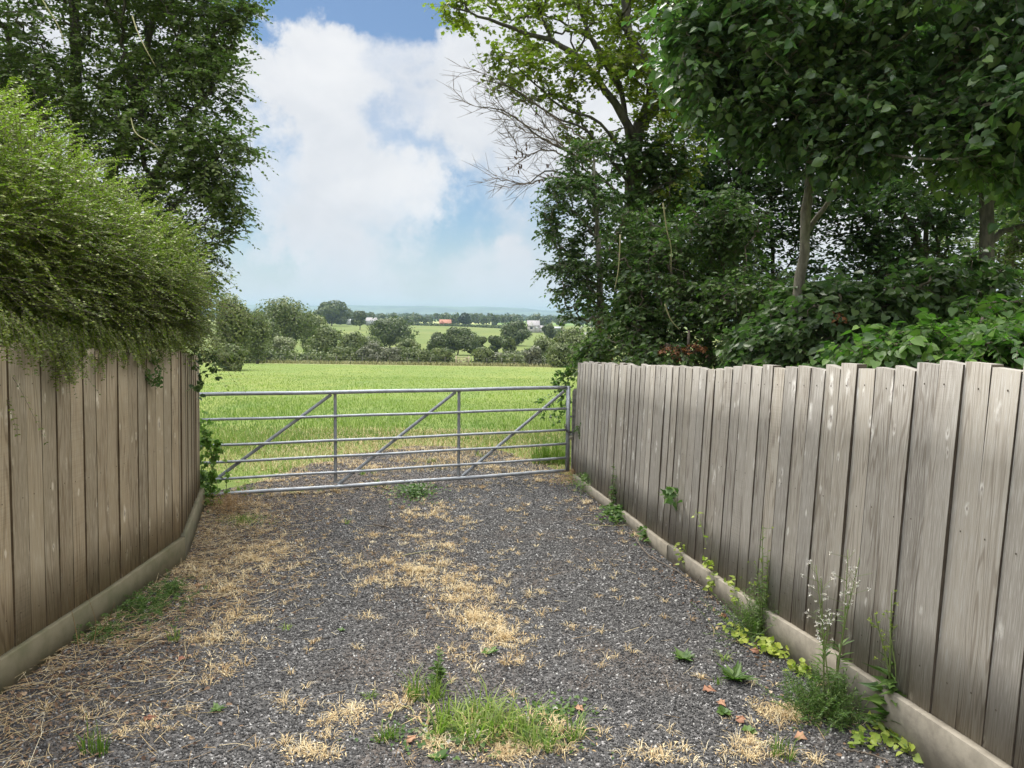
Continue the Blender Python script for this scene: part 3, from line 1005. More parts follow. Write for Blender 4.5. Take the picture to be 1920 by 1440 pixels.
# -------- right-hand trees
# A: spreading tree, yellow-green, bare lower limbs
bA = on_ground(2.05, 11.6)
D = 11.6
fork = P(1192, 262, D)
A_l = [limb([bA, P(1200, 560, D), P(1186, 400, D), fork, P(1215, 200, D), P(1225, 140, D), P(1180, 60, D + .2), P(1160, -120, D + .3)], .15, .05, 22),
       limb([fork, P(1150, 190, D - .2), P(1095, 118, D - .4), P(1040, 80, D - .5), P(970, 55, D - .6), P(900, 30, D - .7), P(850, 15, D - .8)], .072, .010, 20),
       limb([P(1186, 320, D), P(1165, 170, D + .2), P(1130, 95, D + .3), P(1080, 55, D + .3), P(1010, 25, D + .3)], .05, .010, 16),
       limb([P(1165, 170, D), P(1110, 75, D), P(1085, 10, D + .1), P(1075, -80, D + .1)], .045, .012, 12),
       limb([P(1192, 262, D), P(1260, 150, D + .2), P(1300, 30, D + .3), P(1310, -80, D + .3)], .06, .015, 14),
       limb([P(1190, 330, D), P(1130, 235, D - .5), P(1060, 205, D - .8), P(1000, 155, D - 1), P(965, 120, D - 1.1)], .03, .006, 16),
       limb([P(1190, 360, D), P(1105, 250, D - .6), P(1040, 220, D - .9), P(960, 165, D - 1.2), P(905, 150, D - 1.3)], .026, .005, 16),
       limb([P(1188, 390, D), P(1090, 300, D - .7), P(1010, 255, D - 1.0), P(950, 210, D - 1.2), P(895, 200, D - 1.3)], .024, .004, 16),
       limb([P(1188, 420, D), P(1090, 345, D - .5), P(1030, 320, D - .8), P(985, 345, D - 1.0), P(940, 333, D - 1.1)], .022, .004, 14)]
tree('maple_tree', 'spreading yellow-green tree leaning out over the field, with bare lower limbs', bA, A_l,
     [B(1080, 40, D, 150, 60, .9), B(930, 25, D - .6, 95, 30, .5), B(860, 8, D - .8, 40, 16, .3), B(1040, 150, D - .7, 100, 45, .6), B(960, 115, D - 1, 60, 22, .4),
      B(1140, 170, D - .3, 90, 70, .8), B(1230, 90, D, 90, 110, 1), B(1120, 250, D - .4, 60, 40, .5), B(1060, -80, D, 240, 90, 1.4), B(1250, 280, D, 70, 110, .8), B(1290, -60, D, 120, 100, 1.2)],
     1000, 'maple_leaf', .070, .066, T_LOBED, 'bark_dark', nl=6, tl=.28, per=3, gap=.75, gs=1.3, tint=(.1, .7), droop=.2, zmin=2.2, bf=.22)
# bare dying limbs: own twigs
o = thing('dead_branch', 'bare grey twiggy dying branches reaching left against the cloud', 'branch', P(1120, 330, D - .6))
mt = MB()
tw = []
for ends in (((1100, 262), (1040, 222), (960, 165), (892, 132)), ((1105, 300), (1030, 258), (950, 215), (872, 192)), ((1110, 330), (1050, 275), (975, 240), (915, 158)), ((1115, 350), (1040, 333), (985, 345), (925, 333)), ((1090, 300), (1040, 262), (1000, 205), (935, 170)), ((1080, 305), (1030, 280), (985, 290), (955, 250))):
    D2 = D - 1.0 + R.normal(0, .2)
    p = smoothline([P(x, y, D2) for x, y in ends], 24); p[1:-1] += R.normal(0, .012, (22, 3))
    polytube(mt, p, np.linspace(.013, .003, 24), 6)
    for j in range(4, 24):
        for s in range(2):
            d = nrm(p[min(23, j + 1)] - p[j - 1]) + R.normal(0, .55, 3); d = nrm(d); l0 = .2 + .30 * R.random()
            q = p[j] + d * l0 * .5 + R.normal(0, .02, 3); e_ = q + nrm(d + [-.2, 0, .25] + R.normal(0, .3, 3)) * l0 * .6
            tw.append((p[j], q, .0034, .0024)); tw.append((q, e_, .0024, .0012))
            for _ in range(2):
                g = q + nrm(d + R.normal(0, .6, 3)) * l0 * .5; tw.append((q, g, .0026, .0013))
a_, b_, r1, r2 = zip(*tw); tubes(mt, np.array(a_), np.array(b_), np.array(r1), np.array(r2), 4)
mt.build('twigs', M['twig'], o)
ml = MB()
pos = np.array([P(x + R.normal(0, 9), y + R.normal(0, 10), D - 1) for x, y in ((1020, 330), (1030, 310), (990, 280), (1040, 335), (975, 300), (1010, 225), (970, 305)) for _ in range(5)])
leaves(ml, pos, R.normal(size=pos.shape) * .4 + [0, 0, -1], R.normal(size=pos.shape), .07, .03, T_OVAL, .2)
ml.build('dead_leaves', M['litter'], o)

# ivy round A's trunk
def leafy_mass(name, label, cat, base, blobs, n, leaf, L, W, tm, per=2, nl=6, tl=.22, tint=(.15, .55), gap=.5, gs=2.2, stem='twig', droop=.35, hang=.35, tintf=None, part='foliage', tilt=.55, bf=.3, root=None, shell=.8):
    root = root or [(np.array([base, base + [0, 0, .3]]), np.array([.02, .015]))]
    return tree(name, label, base, root, blobs, n, leaf, L, W, tm, stem, nl=nl, tl=tl, per=per, gap=gap, gs=gs, tint=tint, droop=droop, hang=hang, cat=cat, part=part, tintf=tintf, tilt=tilt, bf=bf, rtip=.0025, shell=shell)


leafy_mass('ivy', 'dark glossy ivy smothering the forked trunk behind the fence', 'ivy', bA + [-.1, -.2, 0],
           [B(1185, 330, D - .2, 50, 80, .35), B(1190, 450, D - .2, 75, 100, .45), B(1230, 400, D, 60, 120, .5), B(1180, 570, D - .2, 90, 90, .5), B(1250, 300, D, 40, 60, .4)],
           620, 'ivy_leaf', .075, .07, T_LOBED, per=3, nl=6, tl=.22, tint=(.0, .4))

# B: slender tree with pale trunk
bB = on_ground(P(1126, 640, 10.0)[0], 10.0)
B_l = [limb([bB, P(1124, 610, 10), P(1124, 520, 10), P(1121, 440, 10), P(1119, 400, 10), P(1117, 350, 10), P(1114, 300, 10.05)], .055, .018, 18),
       limb([P(1122, 450, 10), P(1080, 400, 9.9), P(1040, 370, 9.8)], .014, .004, 8), limb([P(1124, 540, 10), P(1085, 510, 9.9), P(1045, 500, 9.8)], .012, .004, 8),
       limb([P(1124, 570, 10), P(1080, 550, 9.9), P(1050, 540, 9.9)], .012, .004, 8)]
tree('slender_tree', 'slender pale-trunked tree at the field end of the grey fence', bB, B_l,
     [B(1085, 380, 9.9, 75, 55, .5), B(1060, 430, 9.9, 40, 45, .45), B(1090, 500, 9.9, 60, 30, .4), B(1085, 560, 9.9, 50, 40, .4), B(1105, 470, 10, 45, 40, .4), B(1060, 352, 9.9, 40, 22, .4), B(1110, 310, 10, 50, 50, .5), B(1050, 498, 9.8, 32, 14, .25)],
     430, 'ivy_leaf', .060, .038, T_OVAL, 'bark_grey', nl=7, tl=.2, per=3, gap=.45, gs=2.0, tint=(.0, .4), zmin=1.0, droop=.35, hang=.25)

# C: lime tree with big leaves hanging over the fence
bC = on_ground(P(1492, 600, 7.2)[0], 7.2)
C_l = [limb([bC, P(1488, 640, 7.2), P(1498, 540, 7.2), P(1510, 430, 7.2), P(1517, 330, 7.2), P(1520, 240, 7.25), P(1530, 100, 7.3), P(1535, -150, 7.4)], .056, .036, 20),
       limb([P(1508, 445, 7.2), P(1545, 390, 7.2), P(1580, 335, 7.15), P(1640, 250, 7.0), P(1720, 180, 6.9)], .028, .010, 14),
       limb([P(1520, 240, 7.2), P(1440, 190, 7.0), P(1370, 120, 6.8), P(1310, 90, 6.6)], .03, .008, 12),
       limb([P(1522, 200, 7.2), P(1620, 160, 6.6), P(1740, 190, 6.0), P(1850, 205, 5.6)], .03, .008, 12),
       limb([P(1520, 290, 7.2), P(1560, 270, 6.8), P(1650, 290, 6.3), P(1760, 300, 5.8), P(1860, 290, 5.6)], .026, .006, 12),
       limb([P(1528, 90, 7.3), P(1650, 40, 6.6), P(1800, 40, 6.0), P(1900, 70, 5.6)], .03, .008, 12),
       limb([P(1528, 90, 7.3), P(1430, 40, 6.9), P(1330, 10, 6.6)], .03, .008, 10)]
tree('lime_tree', 'broad tree with large heart-shaped leaves in layers above the fence', bC, C_l,
     [B(1430, 60, 6.8, 150, 80, .9), B(1350, 130, 6.7, 90, 60, .7), B(1450, 200, 6.8, 110, 50, .7), B(1620, 210, 6.5, 150, 28, .6), B(1760, 225, 6.0, 140, 26, .6), B(1640, 290, 6.4, 100, 26, .5), B(1780, 300, 6.0, 120, 22, .5),
      B(1880, 200, 5.6, 90, 40, .6), B(1560, 60, 6.8, 120, 55, .9), B(1750, 30, 6.4, 190, 40, 1.0), B(1890, 60, 5.8, 90, 60, .7), B(1900, 320, 6, 70, 30, .6), B(1480, 260, 6.9, 90, 26, .5), B(1320, 20, 6.7, 80, 60, .8), B(1600, 130, 6.6, 90, 30, .6),
      B(2050, 150, 6, 160, 200, 1.2), B(1650, -120, 6.8, 380, 110, 1.8)],
     2000, 'lime_leaf', .070, .063, T_HEART, 'bark', nl=6, tl=.34, per=3, gap=.42, gs=1.4, tint=(.0, .45), droop=.22, hang=.45, zmin=2.4, bf=.3, tilt=.45,
     tintf=lambda p: np.where(gapnoise(p, 1.7) > .9, .5, 0))

# D: dark trunk at far right
bD = on_ground(P(1850, 500, 9.5)[0], 9.5)
D_l = [limb([bD, P(1850, 560, 9.5), P(1852, 460, 9.5), P(1852, 360, 9.5), P(1860, 200, 9.6), P(1870, 0, 9.7), P(1880, -200, 9.8)], .105, .06, 16),
       limb([P(1852, 400, 9.5), P(1880, 340, 9.5), P(1930, 250, 9.4)], .03, .01, 8),
       limb([P(1855, 300, 9.5), P(1760, 220, 9.6), P(1650, 110, 9.7)], .04, .012, 10)]
tree('oak_tree', 'dark-trunked tree at the far right behind the layered lime leaves', bD, D_l,
     [B(1850, 100, 9.6, 140, 110, 1.1), B(1720, 110, 9.7, 110, 90, .9), B(1880, 330, 9.5, 110, 30, .7), B(1760, 350, 9.6, 90, 26, .6), B(2050, 200, 9.5, 180, 250, 1.3), B(1850, -120, 9.7, 250, 120, 1.5)],
     1000, 'dark_leaf', .09, .062, T_OVAL, 'bark_dark', nl=7, tl=.34, per=3, gap=.4, gs=1.3, tint=(.0, .4), zmin=2.2)

# E: darker trees further back
for k, (label, px, Y, tilt_, bl) in enumerate((
        ('dark-leaved tree filling the gap behind the lime trunk, many stems', 1400, 14.0, 0,
         [B(1330, 260, 14, 90, 130, 1.2), B(1400, 370, 14, 120, 90, 1.2), B(1420, 480, 14, 120, 60, 1), B(1300, 430, 14, 90, 110, 1), B(1460, 320, 14, 70, 60, 1), B(1350, 560, 14, 150, 60, 1), B(1400, 120, 14, 150, 110, 1.4), B(1400, -60, 14, 250, 120, 1.6)]),
        ('bare-limbed dark tree with a slanting pale trunk against the white sky', 1720, 13.0, 1,
         [B(1590, 400, 13, 90, 70, .9), B(1640, 370, 13, 60, 50, .8), B(1620, 500, 13, 90, 50, .8), B(1720, 400, 13, 70, 30, .7), B(1660, 450, 13, 60, 30, .6), B(1740, 480, 13, 60, 26, .5), B(1800, 400, 13, 60, 40, .7), B(1600, 250, 13, 120, 70, 1), B(1780, 130, 13, 120, 60, 1), B(1580, 570, 13, 120, 40, .8), B(1680, 120, 13, 200, 100, 1.2)]),
        ('yellow-green tree seen through the branches at the far right edge', 1890, 16.0, 2,
         [B(1890, 410, 16, 60, 70, 1), B(1800, 440, 16, 40, 40, .8), B(1960, 420, 16, 90, 130, 1.2), B(1900, 490, 16, 90, 40, 1)]))):
    b_ = on_ground(P(px, 560, Y)[0], Y)
    if tilt_ == 1:
        lm = [limb([b_ + [.5, 0, 0], P(1760, 560, Y), P(1718, 445, Y), P(1690, 400, Y), P(1650, 330, Y), P(1600, 200, Y)], .085, .03, 16), limb([P(1735, 480, Y), P(1740, 400, Y), P(1758, 300, Y), P(1770, 100, Y)], .05, .02, 10), limb([P(1720, 455, Y), P(1790, 490, Y), P(1850, 510, Y)], .035, .01, 8),
              limb([P(1660, 560, Y), P(1650, 470, Y), P(1640, 380, Y), P(1620, 260, Y)], .05, .02, 10), limb([P(1718, 445, Y), P(1700, 490, Y), P(1680, 540, Y)], .03, .02, 6), limb([P(1760, 560, Y), P(1760, 470, Y), P(1745, 400, Y)], .045, .02, 6)]
    elif tilt_ == 0:
        lm = [limb([b_, P(1400, 520, Y), P(1395, 380, Y), P(1380, 200, Y), P(1390, -40, Y)], .10, .04, 12), limb([b_ + [-.6, 0, 0], P(1330, 540, Y), P(1320, 400, Y), P(1330, 240, Y)], .06, .02, 10), limb([P(1300, 480, Y), P(1390, 340, Y), P(1460, 240, Y)], .04, .015, 10), limb([b_ + [.5, 0, 0], P(1448, 520, Y), P(1445, 400, Y), P(1450, 250, Y)], .05, .02, 10)]
    else:
        lm = [limb([b_, P(1893, 500, Y), P(1896, 380, Y), P(1900, 250, Y)], .13, .07, 10)]
    tree('broadleaf_tree', label, b_, lm, bl, (2200, 1500, 500)[k], 'hawthorn_leaf' if k == 2 else 'dark_leaf', .095, .07, T_OVAL, 'bark_dark' if k != 2 else 'bark', nl=6, tl=.4, per=3, gap=(.25, .5, .4)[k], gs=1.2, tint=(.3, .9) if k == 2 else (.0, .4), zmin=1.0)

# understorey
leafy_mass('bramble_thicket', 'mixed green thicket between the slender tree and the lime trunk', 'thicket', on_ground(2.5, 9.6),
           [B(1190, 610, 9.2, 50, 70, .5), B(1250, 560, 9.2, 90, 110, .6), B(1340, 600, 8.8, 90, 90, .6), B(1300, 480, 9.4, 90, 80, .6), B(1200, 470, 9.6, 60, 80, .5), B(1400, 560, 8.5, 80, 70, .6), B(1440, 640, 8.0, 80, 50, .5), B(1150, 660, 9.0, 60, 30, .3), B(1290, 670, 8.5, 120, 26, .4), B(1380, 420, 9.2, 60, 60, .5), B(1340, 400, 9.4, 60, 60, .5)],
           1150, 'ivy_leaf', .068, .050, T_OVAL, per=3, nl=6, tl=.26, tint=(.05, .55), gap=.45, tintf=lambda p: np.where(gapnoise(p, 2.6) > 1.2, .35, 0))
leafy_mass('hazel_bush', 'bright green broad-leaved bush rising over the right end of the grey fence', 'bush', on_ground(2.9, 4.9),
           [B(1680, 668, 4.8, 110, 30, .3), B(1800, 655, 4.5, 120, 45, .35), B(1730, 632, 4.9, 90, 16, .25), B(1880, 635, 4.8, 60, 40, .4), B(1600, 680, 5.2, 70, 18, .25), B(1900, 660, 4.2, 90, 50, .35), B(1990, 620, 4.5, 80, 70, .5), B(1870, 575, 5.4, 40, 20, .3), B(1780, 640, 5, 70, 24, .3)],
           520, 'hazel_leaf', .062, .055, T_HEART, per=3, nl=5, tl=.22, tint=(.0, .6), gap=.35, hang=.45, tintf=lambda p: np.where(gapnoise(p, 3.1) > 1.0, .4, 0))
leafy_mass('holly_bush', 'dark shaded bush at the foot of the lime trunk, just above the fence top', 'bush', on_ground(3.0, 7.4),
           [B(1530, 620, 7.0, 110, 70, .5), B(1440, 650, 7.4, 70, 45, .4), B(1620, 580, 7.0, 90, 50, .5), B(1700, 560, 7.2, 90, 50, .5), B(1560, 560, 7.4, 80, 40, .5), B(1800, 540, 7.2, 90, 60, .5)],
           620, 'dark_leaf', .080, .062, T_HEART, per=3, nl=6, tl=.28, tint=(.1, .65), gap=.4)
leafy_mass('elder_bush', 'bright yellow-green bush at the very end of the grey fence by the gate', 'bush', on_ground(P(1112, 660, 9.4)[0], 9.4),
           [B(1112, 662, 9.3, 26, 24, .2), B(1128, 640, 9.4, 18, 20, .15), B(1098, 690, 9.2, 14, 12, .12)], 150, 'hazel_leaf', .05, .034, T_OVAL, per=3, nl=6, tl=.14, tint=(.4, 1.0), gap=0)
mb = MB(); n = 16000
x = R.uniform(.9, 9.5, n); y = R.uniform(-2, 18, n); k = x > np.interp(y, [RA[1], RB[1], 18], [RA[0] + .12, RB[0] + .12, 1.6]); x, y = x[k], y[k]; n = len(x)
leaves(mb, np.stack([x, y, hgt(x, y) + .03 + .32 * R.random(n) ** 2], 1), R.normal(size=(n, 3)) * [1, 1, .4], R.normal(0, .4, (n, 3)) + [0, 0, 1], .07 + .05 * R.random(n), .05 + .04 * R.random(n), T_LOBED, np.clip(R.normal(.35, .2, n), 0, 1))
tag(mb.build('undergrowth', M['ivy_leaf']), 'low leafy undergrowth carpeting the ground beneath the right-hand trees', 'undergrowth', kind='stuff')
# russet sprig and autumn creeper
for nm, lab, blobs, base, mt_, n_ in (
        ('dead_sprig', 'rust-brown dead leafy sprig lying on the thicket above the fence', [B(1265, 655, 8.3, 34, 10, .1), B(1300, 648, 8.3, 22, 8, .1)], P(1290, 670, 8.4), 'russet_leaf', 26),
        ('dead_sprig', 'small orange-brown dead leaf cluster caught in the dark bush', [B(1570, 595, 6.6, 11, 9, .06)], P(1572, 615, 6.7), 'russet_leaf', 12),
        ('creeper', 'reddish creeper on the foot of the slender tree trunk', [B(1128, 620, 9.8, 12, 26, .12), B(1136, 650, 9.7, 14, 20, .12)], P(1130, 680, 9.9), 'russet_leaf', 26)):
    leafy_mass(nm, lab, nm.split('_')[-1], base, blobs, n_, mt_, .045, .028, T_OVAL, per=2, nl=6, tl=.11, gap=0, tint=(.1, .8))
# pale dead stems among the thicket
for lab, pts in (('pale bare stem hanging down in the middle of the thicket', ((1243, 380), (1250, 430), (1258, 462), (1258, 510))), ('thin pale dead stem slanting above the fence in the thicket', ((1246, 570), (1258, 600), (1274, 618))), ('grey bare stem beside the slender trunk', ((1163, 440), (1160, 500), (1152, 545))), ('thin straight dead stem in the shade under the lime', ((1392, 570), (1390, 610), (1388, 645)))):
    ob = thing('bare_shoot', lab, 'stem', P(*pts[-1], 8.2)); mb = MB()
    polytube(mb, smoothline([P(*q, 8.2) for q in pts], 12), np.linspace(.009, .004, 12), 5); mb.build('stalk', M['pale_stem'], ob)

# ------------------------------------------------------------------ brambles on the gate ends
def shoot(mb, pts, r=.004, n=16): 
    p = smoothline(pts, n); polytube(mb, p, np.linspace(r, r * .4, n), 5); return p


def climber(name, label, cat, stems, leaf, L, W, tm, nl=9, tint=.4, Yj=.05, r=.0035, nr=2):
    o = None; mt, ml = MB(), MB()
    for st in stems:
        p = smoothline([np.array(q) for q in st], 14); p[1:-1] += R.normal(0, .008, (12, 3))
        if o is None: o = thing(name, label, cat, p[0])
        polytube(mt, p, np.linspace(r, r * .4, 14), 5)
        for _ in range(nr):
            k = R.integers(1, 13, nl * 2); d = nrm(np.gradient(p, axis=0)[k] + R.normal(0, .02, (len(k), 3)))
            pos = p[k] + R.normal(0, .012, (len(k), 3))
            side = nrm(np.cross(d, [0, 0, 1.]) + R.normal(0, .8, d.shape))
            leaves(ml, pos, side + d * .3, R.normal(0, .5, d.shape) + [0, -.5, .7], L * (.6 + .6 * R.random(len(k))), W * (.6 + .6 * R.random(len(k))), tm, np.clip(tint + R.normal(0, .25, len(k)), 0, 1))
    mt.build('stems', M['stem'], o); ml.build('foliage', M[leaf], o)
    return o


Dl = 7.5
climber('bramble', 'dark bramble cane arching across the left fence end towards the gate', 'bramble',
        [[P(348, 640, 6.0), P(372, 668, 6.4), P(395, 690, 6.5), P(412, 712, 6.5)], [P(405, 690, 6.4), P(370, 722, 6.2), P(320, 742, 5.6), P(290, 735, 5.2)], [P(360, 660, 6.4), P(400, 670, 6.6), P(418, 690, 6.6)], [P(355, 665, 6.3), P(375, 700, 6.4), P(372, 750, 6.5)]],
        'ivy_leaf', .055, .042, T_OVAL, 7, .1)
climber('hanging_spray', 'small leafy spray hanging over the brown fence face below the hedge', 'shoot',
        [[P(285, 655, 5.05), P(278, 690, 4.95), P(284, 725, 4.95)], [P(290, 660, 5.05), P(297, 700, 4.98), P(292, 730, 4.98)], [P(255, 690, 4.9), P(275, 705, 4.92), P(300, 718, 5.0)]], 'weed_leaf', .026, .02, T_OVAL, 12, .15, nr=3)
climber('creeper', 'tangled green creeper climbing the left end of the gate', 'creeper',
        [[P(x0, 960, Dl - .1), P(x0 + R.normal(0, 10), 900, Dl - .1), P(x0 + R.normal(0, 12), 830, Dl - .05), P(x0 + R.normal(-4, 10), yt, Dl)] for x0, yt in ((372, 760), (380, 770), (388, 790), (395, 850), (402, 870), (385, 800), (376, 840), (410, 900), (365, 900))],
        'hazel_leaf', .044, .038, T_HEART, 18, .75, nr=2)
climber('bramble', 'bramble sprays poking through the latch end of the gate', 'bramble',
        [[P(1090, 690, 9.2), P(1060, 705, 9.1), P(1045, 735, 9.0), P(1020, 750, 8.9), P(1000, 762, 8.9)], [P(1085, 690, 9.2), P(1062, 720, 9.1), P(1050, 760, 9.0), P(1030, 790, 9.0)], [P(1090, 700, 9.2), P(1050, 700, 9.1), P(1035, 720, 9.0)], [P(1080, 740, 9.1), P(1055, 770, 9.0), P(1040, 800, 9.0)], [P(1075, 690, 9.2), P(1050, 712, 9.1), P(1042, 730, 9.1)],
         [P(1075, 720, 9.1), P(1055, 745, 9.0), P(1025, 765, 8.9), P(1015, 790, 8.9)], [P(1100, 640, 9.4), P(1085, 670, 9.3), P(1070, 690, 9.2), P(1058, 700, 9.2)], [P(1090, 650, 9.3), P(1080, 680, 9.2), P(1062, 712, 9.1)]],
        'hazel_leaf', .055, .035, T_OVAL, 13, .25, nr=2)
climber('bramble', 'small bramble sprig in front of the grey fence beside the chain', 'bramble',
        [[P(1082, 800, 8.75), P(1088, 812, 8.6), P(1092, 830, 8.6)], [P(1080, 810, 8.75), P(1086, 800, 8.6), P(1094, 785, 8.6)]], 'ivy_leaf', .035, .026, T_OVAL, 7, .25)

# ------------------------------------------------------------------ grass
def blades(mb, base, d, h, w, bend, tint):
    n = len(base); d = nrm(d); 
    sd = np.stack([-d[:, 1], d[:, 0], np.zeros(n)], 1)
    sd = nrm(sd + R.normal(0, .4, (n, 3)) * [1, 1, 0])
    h = np.broadcast_to(h, (n,))[:, None]; w = np.broadcast_to(w, (n,))[:, None]; bend = np.broadcast_to(bend, (n,))[:, None]
    up = np.array([0, 0, 1.0])
    m_ = base + up * h * .55 * (1 - bend * .35) + d * h * bend * .25
    t_ = base + up * h * (1 - bend * .65) + d * h * bend * .8
    V = np.stack([base - sd * w * .5, base + sd * w * .5, m_ + sd * w * .42, m_ - sd * w * .42, t_], 1)
    o = (np.arange(n) * 5)[:, None]
    mb.add(V.reshape(-1, 3), [np.array([[0, 1, 2, 3]]) + o, np.array([[3, 2, 4]]) + o], np.repeat(np.broadcast_to(tint, (n,)), 5))


def in_drive(x, y, pad=0.0):
    l, r = dlim(y)
    return (x > l - pad) & (x < r + pad) & (y < 11.9 + pad)


mb = MB()
for n, y0, y1, h0, w0 in ((80000, 8.6, 14, .12, .005), (80000, 14, 24, .12, .008), (60000, 24, 48, .10, .015), (40000, 48, 100, .07, .03)):
    y = y0 + (y1 - y0) * R.random(n)
    x = (R.random(n) * 2 - 1) * (.62 * y + 1) - .10 * y
    k = (~in_drive(x, y, -.05) | ((y > 9.2) & (gapnoise(np.stack([x, y, 0 * x + 5], 1), 2.1) + (y - 10.4) * .55 > -.35))) & ~((y < 9.4) & (x > .9))
    x, y = x[k], y[k]; n = len(x)
    g = gapnoise(np.stack([x, y * .5, 0 * x], 1), .8)
    g2 = gapnoise(np.stack([x * .3, y * .12, 0 * x + 3], 1), 1.0)
    edge = np.clip((y - 11.4) / 2.0 + np.abs(x + 1.2) * .33, .22, 1)
    h = h0 * (.5 + .8 * R.random(n)) * (1 + .25 * g) * np.clip(edge, .3, 1)
    a = R.random(n) * 6.28
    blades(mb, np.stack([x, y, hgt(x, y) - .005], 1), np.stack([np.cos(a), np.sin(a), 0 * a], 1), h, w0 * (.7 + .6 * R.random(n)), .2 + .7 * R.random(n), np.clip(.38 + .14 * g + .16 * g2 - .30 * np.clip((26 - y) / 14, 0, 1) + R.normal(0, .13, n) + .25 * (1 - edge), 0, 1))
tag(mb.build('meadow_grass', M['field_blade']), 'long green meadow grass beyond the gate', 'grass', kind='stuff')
# pale seed-heads and dry stems where the track runs out
mb = MB(); n = 17000
y = R.uniform(9.2, 14.5, n); x = -1.2 + R.normal(0, 2.0, n)
k = (~in_drive(x, y, -.25) | (gapnoise(np.stack([x, y, 0 * x + 5], 1), 2.1) + (y - 10.4) * .5 > -.3)) & (np.abs(x + 1.2) < 4.5) & ~((y < 9.6) & (x > .7)); x, y = x[k], y[k]; n = len(x); a = R.random(n) * 6.28
blades(mb, np.stack([x, y, hgt(x, y)], 1), np.stack([np.cos(a), np.sin(a), 0 * a], 1), .05 + .12 * R.random(n), .005, .5 + .5 * R.random(n), .3 + .6 * R.random(n))
tag(mb.build('dry_track_grass', M['straw']), 'straw-coloured dry grass where the gravel runs out into the field', 'grass', kind='stuff')

# dry grass patches on the driveway: (px, py, rx, ry, tufts)
PATCH = [(790, 1075, 120, 28, 120), (870, 1110, 70, 28, 50), (890, 1165, 80, 32, 85), (960, 1205, 55, 18, 34), (700, 1095, 60, 30, 26), (725, 1060, 50, 14, 22), (860, 1130, 60, 20, 36), (830, 955, 45, 16, 26), (765, 965, 30, 10, 16), (880, 985, 26, 14, 12),
         (470, 1050, 80, 30, 110), (430, 1110, 60, 34, 60), (370, 1080, 40, 30, 40), (520, 1035, 50, 20, 44), (455, 985, 60, 22, 60), (440, 1160, 60, 30, 34), (400, 1205, 60, 20, 34), (490, 950, 50, 14, 30), (400, 1260, 50, 30, 22), (270, 1370, 60, 30, 20),
         (900, 1400, 150, 36, 60), (770, 1010, 70, 24, 30), (840, 1030, 60, 20, 26), (700, 1010, 60, 20, 20), (800, 970, 70, 14, 24), (930, 1190, 50, 40, 40), (840, 1090, 100, 40, 50), (700, 880, 120, 10, 60), (850, 862, 90, 8, 50), (620, 872, 60, 6, 40), (770, 846, 150, 4, 70), (920, 880, 60, 8, 40), (960, 865, 40, 5, 40), (560, 890, 60, 8, 40), (500, 905, 50, 8, 40), (1000, 890, 40, 8, 30), (820, 1400, 30, 22, 26), (630, 1370, 50, 34, 20), (590, 1425, 50, 20, 26), (740, 1330, 60, 26, 24), (660, 1340, 30, 20, 12), (960, 1420, 90, 22, 50), (1230, 1425, 40, 18, 22), (1470, 1350, 60, 26, 60), (1400, 1400, 40, 20, 16), (1420, 1425, 60, 14, 26), (870, 1240, 40, 20, 14), (980, 1245, 26, 14, 10), (690, 1165, 12, 8, 5), (560, 1335, 30, 16, 8),
         (1010, 905, 50, 12, 34), (1060, 900, 30, 12, 30), (1000, 955, 60, 16, 10), (1100, 945, 40, 14, 26), (1190, 1010, 30, 14, 16), (640, 925, 100, 10, 30), (560, 930, 80, 10, 36), (720, 920, 60, 8, 20), (880, 915, 60, 8, 18)]
mb = MB(); stalk = MB()


def tuft(mb, p, n, h, sp, w, tint, flat=.8, tv=.18):
    a = R.random(n) * 6.28
    d = np.stack([np.cos(a), np.sin(a), 0 * a], 1)
    b = p + d * (sp * R.random(n) ** .7)[:, None]
    blades(mb, b, d + R.normal(0, .3, d.shape) * [1, 1, 0], h * (.5 + .8 * R.random(n)), w, np.clip(flat + R.normal(0, .2, n), .1, 1.25), np.clip(tint + R.normal(0, tv, n), 0, 1))


def patch_pts(c, n):
    px, py, rx, ry = c
    q = []
    for _ in range(n):
        a = R.random() * 6.28; r_ = abs(R.normal(0, .80))
        q.append(G(px + rx * r_ * math.cos(a), py + ry * r_ * math.sin(a)))
    return np.array(q)


for c in PATCH:
    for p in patch_pts(c[:4], int(c[4] * .95)):
        p[2] = drive_z(p[0], p[1])
        m_ = 3; fl = p + R.normal(0, .035, (m_, 3)) * [1, 1, 0] + [0, 0, .006]
        leaves(mb, fl, R.normal(size=(m_, 3)) * [1, 1, .15], R.normal(0, .3, (m_, 3)) + [0, 0, 1], .008 + .022 * R.random(m_), .0035 + .004 * R.random(m_), T_DIAMOND, np.clip(R.normal(.5, .25, m_), 0, 1))
        tuft(mb, p, int(R.integers(6, 20)), .028 + .050 * R.random() ** 1.5, .022, .0013 + .0003 * p[1], .58 + R.normal(0, .17), .98)
x, y = scatter_drive(700, 2.4, 9, 1.0)
for a, b in zip(x, y):
    if a < -1.3 or R.random() < .45:
        tuft(mb, np.array([a, b, drive_z(a, b)]), int(R.integers(8, 18)), .03 + .04 * R.random(), .010, .0013 + .0003 * b, .55 + R.normal(0, .15), 1.0)
tag(mb.build('dry_grass', M['straw']), 'bleached dry grass matted over the gravel', 'dry grass', kind='stuff')

